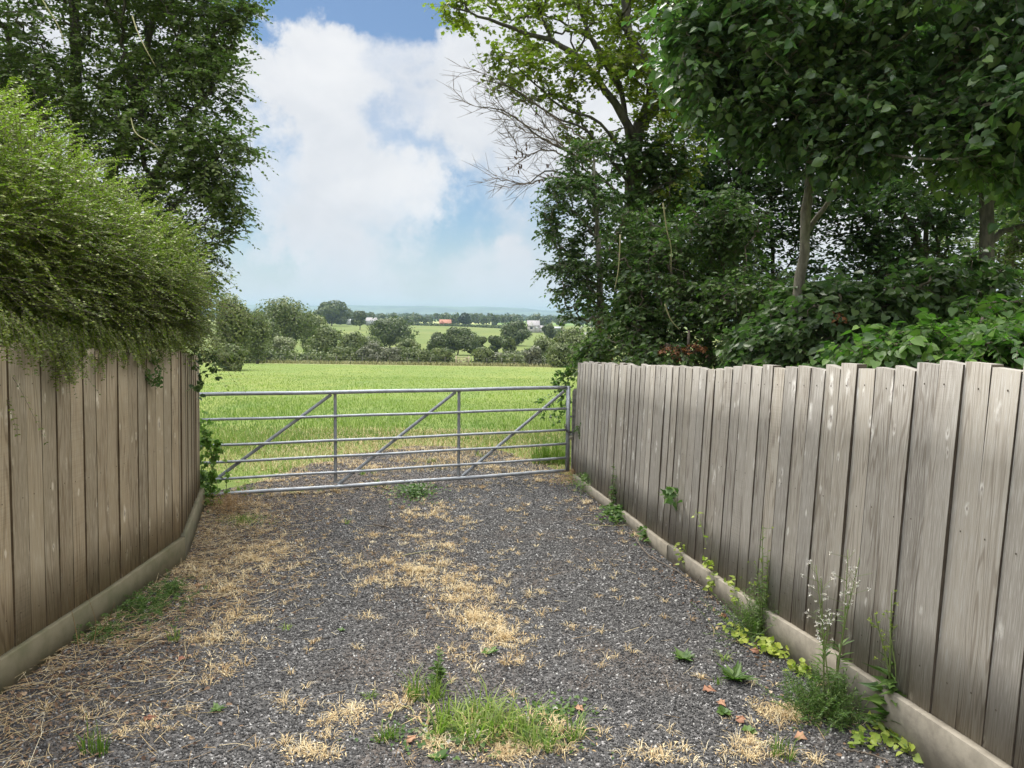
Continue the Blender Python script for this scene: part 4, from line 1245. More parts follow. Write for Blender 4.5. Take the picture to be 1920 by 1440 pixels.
# straw and stalk litter along the left verge, plus leaf crumbs
mb = MB()
def litter_xy(n):
    y = R.uniform(2.3, 7.6, n); l = np.interp(y, DL[:, 0], DL[:, 1]) + .2
    x = l + np.abs(R.normal(0, 1, n)) * np.interp(y, [2.3, 4, 7], [.55, .45, .45])
    return x, y
n = 3400
x, y = litter_xy(n); a = R.random(n) * 6.28; ln = .04 + .16 * R.random(n) ** 2
d = np.stack([np.cos(a), np.sin(a), R.normal(0, .10, n)], 1)
p0 = np.stack([x, y, drive_z(x, y) + .006 + .022 * R.random(n)], 1)
mid = p0 + d * ln[:, None] * .5 + R.normal(0, .006, (n, 3)); p1 = p0 + d * ln[:, None] + R.normal(0, .012, (n, 3)) * [1, 1, .3]
ti = np.clip(R.normal(.55, .25, n), 0, 1)
tubes(mb, p0, mid, .0011, .0010, 3, ti); tubes(mb, mid, p1, .0010, .0006, 3, ti)
n2 = 500; x, y = scatter_drive(n2, 2.4, 9); a = R.random(n2) * 6.28; ln = .03 + .09 * R.random(n2)
p0 = np.stack([x, y, drive_z(x, y) + .008], 1); d = np.stack([np.cos(a), np.sin(a), 0 * a], 1)
tubes(mb, p0, p0 + d * ln[:, None], .0013, .0009, 3, R.random(n2))
tag(mb.build('straw_litter', M['straw']), 'scattered straw and dead stalks along the foot of the brown fence', 'straw', kind='stuff')
mb = MB(); n = 3600; x, y = litter_xy(n)
pos = np.stack([x, y, drive_z(x, y) + .004 + .012 * R.random(n)], 1)
leaves(mb, pos, R.normal(size=(n, 3)) * [1, 1, .2], R.normal(0, .35, (n, 3)) + [0, 0, 1], .012 + .022 * R.random(n), .008 + .014 * R.random(n), T_OVAL, np.clip(R.normal(.35, .25, n), 0, 1))
n = 900; f = R.random(n); p2 = RA + (RB - RA) * f[:, None] + Rn * (.05 + np.abs(R.normal(0, .16, n)))[:, None]
pos = np.column_stack([p2, drive_z(p2[:, 0], p2[:, 1]) + .006])
leaves(mb, pos, R.normal(size=(n, 3)) * [1, 1, .2], R.normal(0, .35, (n, 3)) + [0, 0, 1], .01 + .02 * R.random(n), .008 + .012 * R.random(n), T_OVAL, np.clip(R.normal(.4, .25, n), 0, 1))
tag(mb.build('leaf_litter', M['litter']), 'brown crumbled leaf litter at the foot of both fences', 'leaf litter', kind='stuff')

# ------------------------------------------------------------------ individual weeds
def gtuft(label, px, py, n, h, sp, tint=.3, flat=.5, w=.0045, dry=0, name='grass_tuft'):
    p = G(px, py); p[2] = drive_z(p[0], p[1])
    o = thing(name, label, 'grass tuft', p); mb = MB()
    for _ in range(max(1, int(n / 14))):
        a = R.random() * 6.28; q = p + np.array([math.cos(a), math.sin(a) * .6, 0]) * sp * R.random() ** .5
        q[2] = drive_z(q[0], q[1]); tuft(mb, q, 14, h * (.35 + .95 * R.random()), .025, w, tint + R.normal(0, .12), flat * (.7 + .6 * R.random()), .22)
    mb.build('blades', M['grass_blade'], o)
    if dry:
        mb = MB()
        for _ in range(max(1, dry // 12)):
            a = R.random() * 6.28; q = p + np.array([math.cos(a), math.sin(a) * .6, 0]) * sp * 1.1 * R.random() ** .5
            q[2] = drive_z(q[0], q[1]); tuft(mb, q, 12, h * .7, .02, w * .8, .55, .9)
        mb.build('dry_blades', M['straw'], o)
    return o


gtuft('large yellow-green grass clump in the middle of the track, nearest the camera', 895, 1372, 400, .18, .21, .55, .75, .0065, dry=60)
gtuft('grass clump right of the largest clump, mixed with dry stems', 1005, 1388, 260, .14, .20, .4, .7, dry=150)
gtuft('narrow upright grass tuft behind the largest clump', 785, 1312, 170, .13, .10, .45, .5, .0055, dry=20)
gtuft('fine dark green tuft left of the largest clump', 728, 1395, 90, .085, .05, .12, .5)
gtuft('low spreading green tuft left of the upright tuft', 690, 1315, 40, .06, .03, .4, .9)
gtuft('straight green tuft at the bottom left among straw', 178, 1420, 60, .13, .035, .15, .35)
gtuft('small bright grass tuft on the left verge below the feathery weed', 332, 1205, 40, .08, .025, .4, .6)
gtuft('flat star-shaped grass tuft right of the track by the dandelions', 1352, 1240, 34, .075, .02, .5, 1.0)
gtuft('thin grass tuft on the right near the fallen leaves', 1345, 1290, 26, .05, .02, .2, .7)
gtuft('small yellow-green tuft on the left wheel track', 540, 1185, 26, .05, .02, .7, .8)
gtuft('little green tuft on the left verge beside a red leaf', 385, 1110, 30, .05, .03, .3, .7)
gtuft('pale tuft low under the middle of the gate', 705, 915, 60, .09, .10, .5, .6, dry=40)
gtuft('tall rough grass behind the latch end of the gate', 1030, 872, 420, .42, .28, .35, .35, .007, name='grass_clump')
gtuft('rough grass under the gate at its left end', 470, 925, 160, .12, .25, .5, .6, dry=120)
gtuft('grass strip under the gate left of its centre', 580, 925, 90, .07, .25, .5, .7, dry=90)
gtuft('green tuft at the very bottom right among dry grass', 1475, 1425, 80, .10, .05, .2, .55, dry=20)
gtuft('green tuft on the gravel beyond the middle of the gate', 800, 868, 80, .12, .16, .5, .6, dry=60)
gtuft('rough tuft behind the gate, left of its second upright', 900, 858, 70, .10, .2, .55, .6, dry=60)
gtuft('grassy tuft behind the left gate diagonal', 540, 885, 120, .14, .3, .45, .5, dry=60)
gtuft('low tuft seen under the fifth gate bar, left of the clover', 690, 893, 60, .09, .15, .5, .7, dry=50)
gtuft('small tuft in the track between gate and dry patch', 655, 985, 20, .06, .02, .4, .7)


def rosette(label, px, py, n, L, W, tint, name='dandelion', cat='weed', tm=T_LOBED, lf='weed_leaf', flat=.35):
    p = G(px, py); p[2] = drive_z(p[0], p[1]) + .005
    o = thing(name, label, cat, p); mb = MB()
    a = np.arange(n) * 2.4 + R.normal(0, .2, n)
    d = np.stack([np.cos(a), np.sin(a), flat + R.normal(0, .12, n)], 1)
    up = np.stack([-np.cos(a) * flat, -np.sin(a) * flat, np.ones(n)], 1) + R.normal(0, .15, (n, 3))
    leaves(mb, np.repeat(p[None], n, 0), d, up, L * (.6 + .5 * R.random(n)), W * (.7 + .4 * R.random(n)), tm, np.clip(tint + R.normal(0, .15, n), 0, 1))
    mb.build('leaves', M[lf], o)
    return o


rosette('jagged dandelion rosette, larger of the pair right of the track', 1378, 1285, 18, .115, .036, .3, flat=.55)
rosette('smaller dandelion rosette above the other, right of the track', 1282, 1246, 16, .095, .032, .35, flat=.5)
rosette('tiny dark rosette alone on the gravel at lower left', 408, 1342, 8, .055, .022, .1)
rosette('small clover-leaved seedling near the bottom right', 1402, 1378, 7, .04, .035, .4, 'seedling', tm=T_HEART)
rosette('small broad-leaved seedling at the bottom edge below the large clump', 822, 1430, 9, .045, .035, .4, 'seedling', tm=T_HEART, lf='hazel_leaf')
rosette('broad two-leaved seedling above the large grass clump', 918, 1232, 5, .06, .035, .3, 'seedling', tm=T_OVAL)
rosette('green seedling beside the reddish leaves at lower right', 1358, 1345, 8, .055, .04, .2, 'seedling', tm=T_OVAL)
rosette('little weed at the left of the large straw patch', 640, 1190, 7, .03, .02, .3, 'seedling', tm=T_OVAL)


def mat_plant(name, label, cat, c, n, L, W, tm, lf, tint, hz=.05, flowers=0, fc='flower', wob=.3, onz=drive_z):
    px, py, rx, ry = c
    pts = patch_pts(c, n); pts[:, 2] = onz(pts[:, 0], pts[:, 1])
    ce = G(px, py); r_ = np.linalg.norm((pts - ce) * [1, 1, 0], axis=1); r_ /= max(r_.max(), 1e-3)
    o = thing(name, label, cat, ce); mb = MB()
    pos = pts + np.stack([0 * r_, 0 * r_, hz * (1 - r_ ** 2) * (.2 + .8 * R.random(n))], 1)
    leaves(mb, pos, R.normal(size=(n, 3)) * [1, 1, wob] + [0, 0, .15], R.normal(0, .45, (n, 3)) + [0, -.2, 1], L * (.6 + .7 * R.random(n)), W * (.6 + .7 * R.random(n)), tm, np.clip(tint + R.normal(0, .2, n), 0, 1))
    mb.build('foliage', M[lf], o)
    if flowers:
        k = R.integers(0, n, flowers)
        for j in k:
            mf = MB(); q = pos[j].copy(); q[2] = onz(q[0], q[1]) + hz * (.9 + .5 * R.random())
            m_ = 22; dd = nrm(R.normal(size=(m_, 3)) + [0, 0, .4])
            leaves(mf, np.repeat(q[None], m_, 0), dd, R.normal(size=(m_, 3)), .011, .005, T_DIAMOND, R.random(m_)); mf.build('flower', M[fc], o)
    return o


mat_plant('clover_patch', 'dark green clover cushion with cream flowers in front of the gate', 'clover', (778, 932, 34, 12), 900, .028, .024, T_OVAL, 'weed_leaf', .2, .11, 26)
mat_plant('clover_patch', 'low clover with a few white flowers around the large grass clump', 'clover', (900, 1385, 130, 30), 800, .018, .016, T_HEART, 'weed_leaf', .15, .03, 9)
mat_plant('clover_patch', 'reddish-green low clover at the right of the large clump', 'clover', (1040, 1345, 45, 22), 260, .018, .016, T_HEART, 'weed_leaf', .3, .025, 2)
# feathery weed by the left fence
o = thing('feathery_weed', 'soft feathery green weed sprawling along the foot of the brown fence', 'weed', G(255, 1165))
ml, mt = MB(), MB()
pp = np.concatenate([patch_pts((265, 1150, 80, 32), 150), patch_pts((320, 1120, 32, 24), 70), patch_pts((190, 1195, 45, 22), 50)])
pp[:, 2] = drive_z(pp[:, 0], pp[:, 1])
spray(ml, mt, pp, R.normal(0, .5, (len(pp), 3)) + [.15, 0, .75], .10 + .09 * R.random(len(pp)), 16, .020, .004, T_DIAMOND, .45, .35, pair=True, tilt=.8, tw=.0012, jit=.5)
mt.build('stems', M['stem'], o); ml.build('foliage', M['weed_leaf'], o)
# thin sprawling dead stems on the board
o = thing('dead_weed', 'wispy dead weed stems leaning on the brown fence board', 'weed', G(120, 1250)); mt = MB()
for (a, b, c) in (((165, 1215), (120, 1180), (30, 1145)), ((170, 1210), (110, 1190), (55, 1165)), ((150, 1230), (140, 1170), (128, 1120)), ((170, 1225), (180, 1170), (160, 1105)), ((140, 1225), (90, 1195), (70, 1130)), ((160, 1215), (200, 1170), (215, 1130))):
    q = G(*a); polytube(mt, smoothline([q, P(*b, q[1] + .05), P(*c, q[1] - .1)], 9), np.linspace(.0022, .0008, 9), 4, .4)
mt.build('stems', M['dry_weed'], o)


def tall_weed(name, label, px, py, tops, leaf, L, W, tm, nl=26, tint=.3, flowers=None, r=.004, lmin=.05, lmax=.75, low=None, fl='flower', taper=True, hang=.2):
    p = G(px, py); p[2] = drive_z(p[0], p[1]); o = thing(name, label, 'weed', p); mt, ml, mf = MB(), MB(), MB()
    for (tx, ty, dY) in tops:
        t_ = P(tx, ty, p[1] + dY); q = p + R.normal(0, .012, 3) * [1, 1, 0]
        mid = (q + t_) / 2 + R.normal(0, .012, 3); s = smoothline([q, mid, t_], 14); polytube(mt, s, np.linspace(r, r * .35, 14), 6, .4)
        f = R.uniform(lmin, lmax, nl); pos = np.stack([np.interp(f, np.linspace(0, 1, 14), s[:, k]) for k in range(3)], 1)
        a = np.arange(nl) * 2.4; d = np.stack([np.cos(a), np.sin(a), .4 - hang + R.normal(0, .25, nl)], 1)
        sz = (1.15 - .8 * f if taper else np.ones(nl)) * (.7 + .5 * R.random(nl))
        leaves(ml, pos, d, R.normal(0, .4, (nl, 3)) + [0, 0, 1], L * sz, W * sz, tm, np.clip(tint + R.normal(0, .18, nl), 0, 1))
        if flowers:
            m_, spd = flowers
            for j in range(m_):
                f0 = R.uniform(.55, .98); c = np.array([np.interp(f0, np.linspace(0, 1, 14), s[:, k]) for k in range(3)])
                e_ = c + np.array([R.normal(0, spd), R.normal(0, spd * .5), spd * (.4 + R.random())]); tubes(mt, [c], [e_], .0011, .0007, 3, .4)
                m2 = 7; mf = MB(); leaves(mf, np.repeat(e_[None], m2, 0), nrm(R.normal(size=(m2, 3)) + [0, 0, .9]), R.normal(size=(m2, 3)), .012, .004, T_DIAMOND, R.random(m2)); mf.build('flower_head', M[fl], o)
    if low:
        n_, sp, ll, lw = low
        pp = p + R.normal(0, sp, (n_, 3)) * [1, .6, 0]; pp[:, 2] = drive_z(pp[:, 0], pp[:, 1])
        spray(ml, mt, pp, R.normal(0, .45, (n_, 3)) + [0, 0, .9], ll * (.6 + .7 * R.random(n_)), 15, .020, .0042, T_DIAMOND, .2, tint, pair=True, tilt=.8, tw=.0013, jit=.5)
    mt.build('stems', M['stem'], o); ml.build('foliage', M[leaf], o)
    return o


tall_weed('feathery_weed', 'tall feathery weed standing against the middle of the grey fence', 1428, 1195, [(1430, 985, .0), (1440, 1040, .02), (1418, 1060, 0), (1462, 1050, .05), (1405, 1090, -.03)], 'weed_leaf', .055, .010, T_DIAMOND, 110, .45, (8, .025), low=(170, .085, .26, 0), fl='lime_green_leaf', lmax=.98)
tall_weed('mayweed', 'bushy mayweed with small pale flower heads against the right fence', 1552, 1350, [(1530, 1060, .05), (1590, 1030, .08), (1560, 1150, .03), (1612, 1045, .08), (1540, 1085, .04)], 'weed_leaf', .075, .012, T_DIAMOND, 26, .3, (16, .035), low=(190, .085, .20, 0))
tall_weed('sow_thistle', 'tall thin sow-thistle beside the fence board at the lower right', 1655, 1385, [(1672, 1110, .05), (1640, 1150, .03), (1668, 1180, .04)], 'weed_leaf', .13, .042, T_LOBED, 18, .35, (12, .03), r=.0055, lmax=.55, fl='lime_green_leaf')
tall_weed('nettle', 'slim nettle standing at the far end of the grey fence', 1150, 968, [(1150, 868, .0), (1146, 905, -.02), (1155, 890, .02)], 'weed_leaf', .060, .032, T_OVAL, 34, .3, r=.004, lmin=.05, lmax=.98, hang=.5)
tall_weed('plantain_spike', 'dark upright weed spike behind the large grass clump', 822, 1290, [(824, 1215, 0), (816, 1245, 0)], 'weed_leaf', .050, .017, T_DIAMOND, 60, .5, r=.003, lmin=.1, lmax=1.0)
mat_plant('leafy_weed', 'low rounded green weed at the right foot of the gate', 'weed', (1100, 925, 26, 10), 700, .03, .012, T_DIAMOND, 'weed_leaf', .55, .20)
mat_plant('leafy_weed', 'low leafy weed below the nettle by the fence board', 'weed', (1158, 978, 22, 10), 420, .045, .03, T_OVAL, 'weed_leaf', .25, .12)
mat_plant('leafy_weed', 'glossy little weed against the gravel board past the joint', 'weed', (1210, 1018, 13, 7), 90, .045, .03, T_OVAL, 'weed_leaf', .3, .10)
mat_plant('leafy_weed', 'leafy weed at the foot of the brown fence corner by the gate', 'weed', (375, 945, 22, 12), 520, .05, .032, T_OVAL, 'weed_leaf', .3, .32)
mat_plant('dry_weed', 'rusty brown dried weed spreading by the left gate foot', 'dry weed', (430, 962, 60, 16), 2400, .034, .004, T_DIAMOND, 'dry_weed', .5, .16, wob=1.0)
mat_plant('dry_weed', 'brown dried weed on the bank right of the gate foot', 'dry weed', (1072, 905, 34, 12), 1300, .034, .004, T_DIAMOND, 'dry_weed', .6, .14, wob=1.0)
mat_plant('dry_weed', 'yellowing moss-like weed at the left gate foot, in front of the brown one', 'dry weed', (455, 985, 40, 9), 700, .022, .005, T_DIAMOND, 'grass_blade', .5, .06, wob=1.0)
# creeping jenny: round lime leaves in trails
def trail(label, pts, n, L=.030, dens=1.7, lf='lime_green_leaf', name='creeping_plant', up=.02, tint=.5, zz=None):
    g = []
    for q in pts:
        if len(q) == 3: g.append(P(q[0], q[1], q[2]))
        else:
            w = G(*q); w[2] = drive_z(w[0], w[1]) + .012; g.append(w)
    p = smoothline(g, 24); o = thing(name, label, 'creeper', g[0]); mt, ml = MB(), MB()
    polytube(mt, p, .0018, 4, .6)
    n = int(n * dens); L *= .82
    k = R.integers(0, 24, n); pos = p[k] + R.normal(0, .026, (n, 3)) * [1, 1, .5] + [0, 0, up]
    leaves(ml, pos, R.normal(size=(n, 3)) * [1, 1, .3], R.normal(0, .4, (n, 3)) + [-.3, -.4, 1], L * (.6 + .6 * R.random(n)), L * (.6 + .6 * R.random(n)), T_HEART, np.clip(tint + R.normal(0, .25, n), 0, 1))
    mt.build('stems', M['stem'], o); ml.build('leaves', M[lf], o)
    return o


def rf(px, dpy, off=.05):
    """point on the face of the right gravel board at image column px"""
    q = RA + (RB - RA) * r_at(px) + Rn * off
    return np.array([q[0], q[1], hgt(*q) + dpy])


def trail3(label, g, n, **kw):
    return trail(label, [(*proj(q), q[1]) for q in g], n, **kw)


trail3('lime-green round-leaved creeper hanging over the board just right of the joint', [rf(1284, .17), rf(1290, .10), rf(1296, .05)], 12, L=.036)
trail3('lime-green creeper on the gravel board, second clump from the joint', [rf(1335, .20), rf(1350, .15), rf(1352, .08), rf(1345, .04)], 22, L=.038)
trail3('lime-green creeper on the gravel board beside the tall feathery weed', [rf(1385, .20), rf(1395, .14), rf(1400, .08)], 14, L=.036)
trail('yellow-green creeping plant left of the feathery weed foot', [(1372, 1180), (1378, 1200), (1390, 1215)], 20, L=.036, tint=.7)
trail('yellow-green creeping patch along the board right of the feathery weed', [(1425, 1212), (1440, 1228), (1452, 1238), (1468, 1232)], 46, L=.038, tint=.7)
trail('small lime-green creeper patch between feathery weed and mayweed', [(1482, 1264), (1498, 1268), (1506, 1278)], 18, L=.036)
trail('yellow creeper leaves at the bottom right corner under the sow-thistle', [(1640, 1385), (1680, 1400), (1700, 1415), (1712, 1432)], 34, L=.044, tint=.5)
trail('green creeper along the bottom edge left of the sow-thistle', [(1600, 1405), (1625, 1410), (1655, 1412)], 16, L=.038, tint=.1)
trail3('single lime-green leaves on a thin runner up the grey fence', [rf(1330, .3, .03), rf(1318, .42, .03), rf(1307, .50, .03)], 4, L=.04)
# leaf sprig growing through the right fence
q = [rf(1262, .50, .05), rf(1275, .52, .07), rf(1285, .46, .07)]
climber('leaf_sprig', 'dark green lobed leaves poking out through the grey fence boards', 'sprig', [[q[0], q[1], q[2]], [q[0], q[1] + [0, 0, .04], q[2] + [0, 0, .09]], [q[0], q[0] + [0, -.02, -.01], rf(1240, .47, .05)]], 'weed_leaf', .075, .065, T_LOBED, 4, .15, nr=1)
# runners and fallen twigs
def twig(label, pts, r, mt_='twig', name='fallen_twig', lift=.01, branch=0):
    g = []
    for q in pts:
        w = G(*q); w[2] = drive_z(w[0], w[1]) + lift; g.append(w)
    p = smoothline(g, 20); p[1:-1] += R.normal(0, .004, (18, 3)) * [1, 1, .4]
    o = thing(name, label, 'twig', g[0]); mb = MB(); polytube(mb, p, np.linspace(r, r * .5, 20), 6)
    for _ in range(branch):
        k = R.integers(3, 17); d = nrm(np.gradient(p, axis=0)[k] + R.normal(0, .04, 3)); polytube(mb, [p[k], p[k] + nrm(d + R.normal(0, .7, 3) * [1, 1, .2]) * .12], [r * .5, r * .25], 5)
    mb.build('stalk', M[mt_], o)


twig('dark fallen twig lying on the track before the dry patch', [(700, 988), (730, 994), (762, 1003)], .006, branch=1)
twig('pale fallen twig across the track right of the dark twig', [(755, 1050), (785, 1043), (822, 1039)], .004, 'pale_stem')
twig('pale bent stalk beside the large grass clump', [(732, 1360), (742, 1340), (770, 1334), (776, 1350)], .004, 'pale_stem')
twig('reddish bramble runner trailing along the right gravel board', [(1180, 1000), (1215, 1045), (1262, 1072), (1300, 1098), (1345, 1120)], .0045, branch=5)
twig('long thin dead runner near the brush by the right board', [(1104, 990), (1140, 992), (1174, 992)], .004, 'pale_stem', branch=2)
twig('stick at the bottom right corner among leaves', [(1580, 1415), (1620, 1425), (1668, 1440)], .005)
for lab, x, y in (('reddish fallen leaf below the large dry tuft, near the bottom centre', 770, 1398), ('curled red leaf on the left verge halfway to the gate', 372, 1106), ('orange-brown leaf on the left verge near the straw', 342, 1243), ('large tan leaf among the dry grass at lower right', 1500, 1392), ('crumpled red-brown leaf by the seedling at lower right', 1352, 1330), ('pale curled leaf beside the larger dandelion', 1326, 1306), ('brown leaf in front of the yellow-green creeping patch', 1415, 1228), ('tan leaf lying at the lower left edge of the straw', 280, 1362), ('orange leaf near the bottom right dry grass', 1388, 1362), ('small red leaf near the dandelions and creeping plant', 1356, 1162), ('brown leaf right of the large clump', 1085, 1340), ('dead leaf under the mayweed', 1600, 1330)):
    p = G(x, y); p[2] = drive_z(p[0], p[1]) + .014; mb = MB()
    a = R.random() * 6.28; d = np.array([math.cos(a), math.sin(a), .15])
    leaves(mb, [p - d * .02, ], [d], [[R.normal(0, .3), -.5, 1]], .045 + .02 * R.random(), .028 + .016 * R.random(), (T_LOBED[0] * [1, 1, 2.2], T_LOBED[1]), R.random())
    ob = mb.build('fallen_leaf', M['dead_leaf']); ob.data.transform(Matrix.Translation(-Vector(p))); ob.location = p
    tag(ob, lab, 'leaf')
    sd = ob.modifiers.new('s', 'SOLIDIFY'); sd.thickness = .001

# ------------------------------------------------------------------ far landscape
def far_crown(ml, c, r, n, card, ncl=26, tb=.4, dome=True, seed=0):
    q = np.random.default_rng(seed)
    cl = nrm(q.normal(size=(ncl, 3))) * (q.random(ncl) ** .45)[:, None]
    if dome: cl[:, 2] = q.random(ncl) ** .8 * 1.75 - .85; cl[:, :2] *= np.sqrt(np.clip(1.05 - np.maximum(cl[:, 2:], -.25) ** 2, .08, 1))
    cl = np.clip(cl, -1, 1)
    cc = np.array(c) + cl * np.array(r) * .74
    cr = (.22 + .30 * q.random(ncl))[:, None] * np.array(r)
    k = q.integers(0, ncl, n)
    d = nrm(q.normal(size=(n, 3)))
    pos = cc[k] + d * cr[k] * (.72 + .36 * q.random(n))[:, None]
    ctint = q.normal(0, .22, ncl)
    leaves(ml, pos, np.cross(d, q.normal(size=(n, 3))), d + q.normal(0, .5, (n, 3)), card * (.6 + .8 * q.random(n)), card * .8 * (.6 + .8 * q.random(n)), T_DIAMOND, np.clip(tb + ctint[k] + q.normal(0, .08, n), 0, 1))
    return cc


def far_tree(name, label, px, ytop, ybot, wpx, Y, lf, n=3600, cat='tree', trunk=True, card=None, group=None, ncl=34, tb=.4, dy=0, lift=.03):
    b = on_ground(P(px, 650, Y)[0], Y)
    zt = P(px, ytop, Y)[2]; zb = P(px, ybot, Y)[2]; h = zt - b[2]
    w = S(wpx, Y) / 2 * (1.26 if px < 780 else 1.12)
    zlow = max(min(zb, b[2] + h * lift), b[2] - .2) if trunk else b[2] - .1 * h
    cz = (zt + zlow) / 2; rz = (zt - zlow) / 2
    o = thing(name, label, cat, b, group); ml, mt = MB(), MB()
    cc = far_crown(ml, [b[0], Y, cz], (w, w * .85, rz), int(n * 1.5), card or max(.0027 * Y, .20), ncl, tb, True, int(px * 7 + Y))
    r0 = h * .03
    top = np.array([b[0], Y, cz])
    polytube(mt, smoothline([b - [0, 0, .2], b + [w * .03, 0, h * .2], top], 7), np.linspace(r0, r0 * .4, 7), 7)
    for k in range(0, len(cc), 3):
        polytube(mt, smoothline([b + [0, 0, h * .22], (top + cc[k]) / 2 - [0, 0, rz * .2], cc[k]], 6), np.linspace(r0 * .45, r0 * .1, 6), 4)
    mt.build('trunk' if trunk else 'stems', M['bark_dark'], o); ml.build('crown' if trunk else 'foliage', M[lf], o)
    return o


far_tree('oak_tree', 'largest round-headed oak on the left of the far field', 538, 559, 650, 104, 150, 'oak', 6500)
far_tree('oak_tree', 'dark oak on the skyline right of the largest oak', 622, 565, 612, 62, 520, 'oak_dark', 4200, ncl=20)
far_tree('oak_tree', 'small clear-stemmed tree in front of the pale barns', 675, 583, 612, 24, 430, 'oak_dark', 1500, ncl=12, lift=.3)
far_tree('oak_tree', 'dark spreading tree on the field edge left of centre', 730, 595, 660, 92, 205, 'oak_dark', 5200)
far_tree('oak_tree', 'broad round tree in the middle distance below the orange-roofed house', 858, 611, 668, 82, 172, 'oak_dark', 5600)
far_tree('tree_clump', 'lower dark tree on the left flank of the broad round tree', 822, 624, 668, 42, 168, 'oak_dark', 2600, ncl=16)
far_tree('tree_clump', 'lower tree on the right flank of the broad round tree', 898, 630, 668, 40, 174, 'oak', 2600, ncl=16)
far_tree('oak_tree', 'dark oak in front of the white cottage', 966, 602, 650, 56, 235, 'oak_dark', 4400)
far_tree('small_tree', 'small dark tree left of the oak by the white cottage', 928, 628, 662, 32, 182, 'oak_dark', 2200, ncl=14)
far_tree('small_tree', 'lighter olive small tree below the oak by the white cottage', 955, 632, 662, 28, 178, 'bush', 2000, ncl=14)
far_tree('oak_tree', 'tree beside the telegraph pole at the right of the view', 1068, 612, 680, 60, 118, 'oak', 4600)
far_tree('small_tree', 'bushy tree left of the telegraph pole', 1020, 630, 684, 56, 113, 'bush', 4200)
far_tree('oak_tree', 'dark tree past the white cottage', 1030, 608, 640, 28, 300, 'oak_dark', 1800, ncl=14)
far_tree('conifer_tree', 'dark cedar beside the orange-roofed house', 872, 588, 612, 26, 590, 'conifer', 2200, ncl=16)
far_tree('oak_tree', 'tall tree at the left end of the field next to the hedge', 436, 548, 690, 70, 62, 'oak', 7000)
far_tree('small_tree', 'leafy tree between the left-end tree and the largest oak', 482, 580, 660, 44, 95, 'bush', 3800)
far_tree('willow_bush', 'straw-tinted willow bush standing in the left of the far hedge', 528, 631, 684, 54, 112, 'willow', 3800, 'bush', False)
far_tree('small_tree', 'mid-green bushy tree right of the largest oak', 610, 612, 682, 66, 125, 'bush', 4200)
far_tree('small_tree', 'olive tree behind the far hedge left of centre', 660, 622, 682, 44, 122, 'bush', 3400)
far_tree('small_tree', 'pale green tree tucked between the largest oak and the dark skyline oak', 588, 590, 660, 60, 165, 'bush', 3600)
far_tree('small_tree', 'shaded tree filling the gap left of the largest oak', 500, 600, 665, 50, 132, 'oak', 3200)
far_tree('small_tree', 'olive tree behind the grey-brown thorn bush', 690, 628, 680, 46, 140, 'bush', 2600)
far_tree('small_tree', 'low tree joining the dark spreading tree to the rounded dark shrub', 765, 636, 680, 44, 150, 'oak', 2600)
far_tree('small_tree', 'round tree in the right distance just left of the slender tree', 1085, 630, 690, 50, 105, 'oak', 3600)
far_tree('shrub', 'dark shrub at the left end of the far hedge', 455, 642, 690, 60, 100, 'bush', 3200, 'shrub', False)
far_tree('shrub', 'dark green shrub in the far hedge under the largest oak', 490, 655, 690, 50, 104, 'oak_dark', 2600, 'shrub', False)
far_tree('shrub', 'bush at the foot of the left-end tree beside the hedge', 432, 645, 694, 60, 58, 'bush', 3200, 'shrub', False)
far_tree('shrub', 'deep green shrub in the far hedge right of the willow bush', 640, 648, 686, 60, 110, 'oak', 3400, 'shrub', False)
far_tree('shrub', 'low shrub filling the hedge between willow bush and green shrub', 590, 662, 686, 50, 110, 'bush', 2400, 'shrub', False)
far_tree('thorn_bush', 'grey-brown twiggy thorn bush in the far hedge', 700, 642, 686, 54, 110, 'scrub', 3400, 'shrub', False)
far_tree('thorn_bush', 'olive thorn bush next to the grey-brown one', 738, 652, 686, 40, 110, 'scrub', 2400, 'shrub', False)
far_tree('shrub', 'rounded dark shrub left of the far wooden gate', 782, 652, 686, 56, 110, 'oak', 3200, 'shrub', False)
far_tree('shrub', 'grey-green shrub right beside the far wooden gate, on its left', 828, 654, 686, 48, 110, 'bush', 3000, 'shrub', False)
far_tree('shrub', 'shrub immediately right of the far wooden gate', 905, 652, 686, 42, 110, 'bush', 2600, 'shrub', False)
far_tree('thorn_bush', 'reddish-olive thorn bush in the hedge right of the far gate', 935, 662, 686, 40, 110, 'scrub', 2200, 'shrub', False)
far_tree('shrub', 'low dark shrub at the right end of the hedge section', 964, 664, 687, 36, 108, 'oak', 2000, 'shrub', False)
far_tree('shrub', 'grey-green bush in front of the trees by the telegraph pole', 1000, 650, 690, 36, 104, 'scrub', 2400, 'shrub', False)
far_tree('shrub', 'dark bush at the right end of the field beside the fence', 1060, 645, 692, 70, 98, 'oak', 4200, 'shrub', False)
far_tree('shrub', 'large bush closing the field behind the fence end', 1120, 625, 692, 90, 90, 'bush', 4600, 'shrub', False)

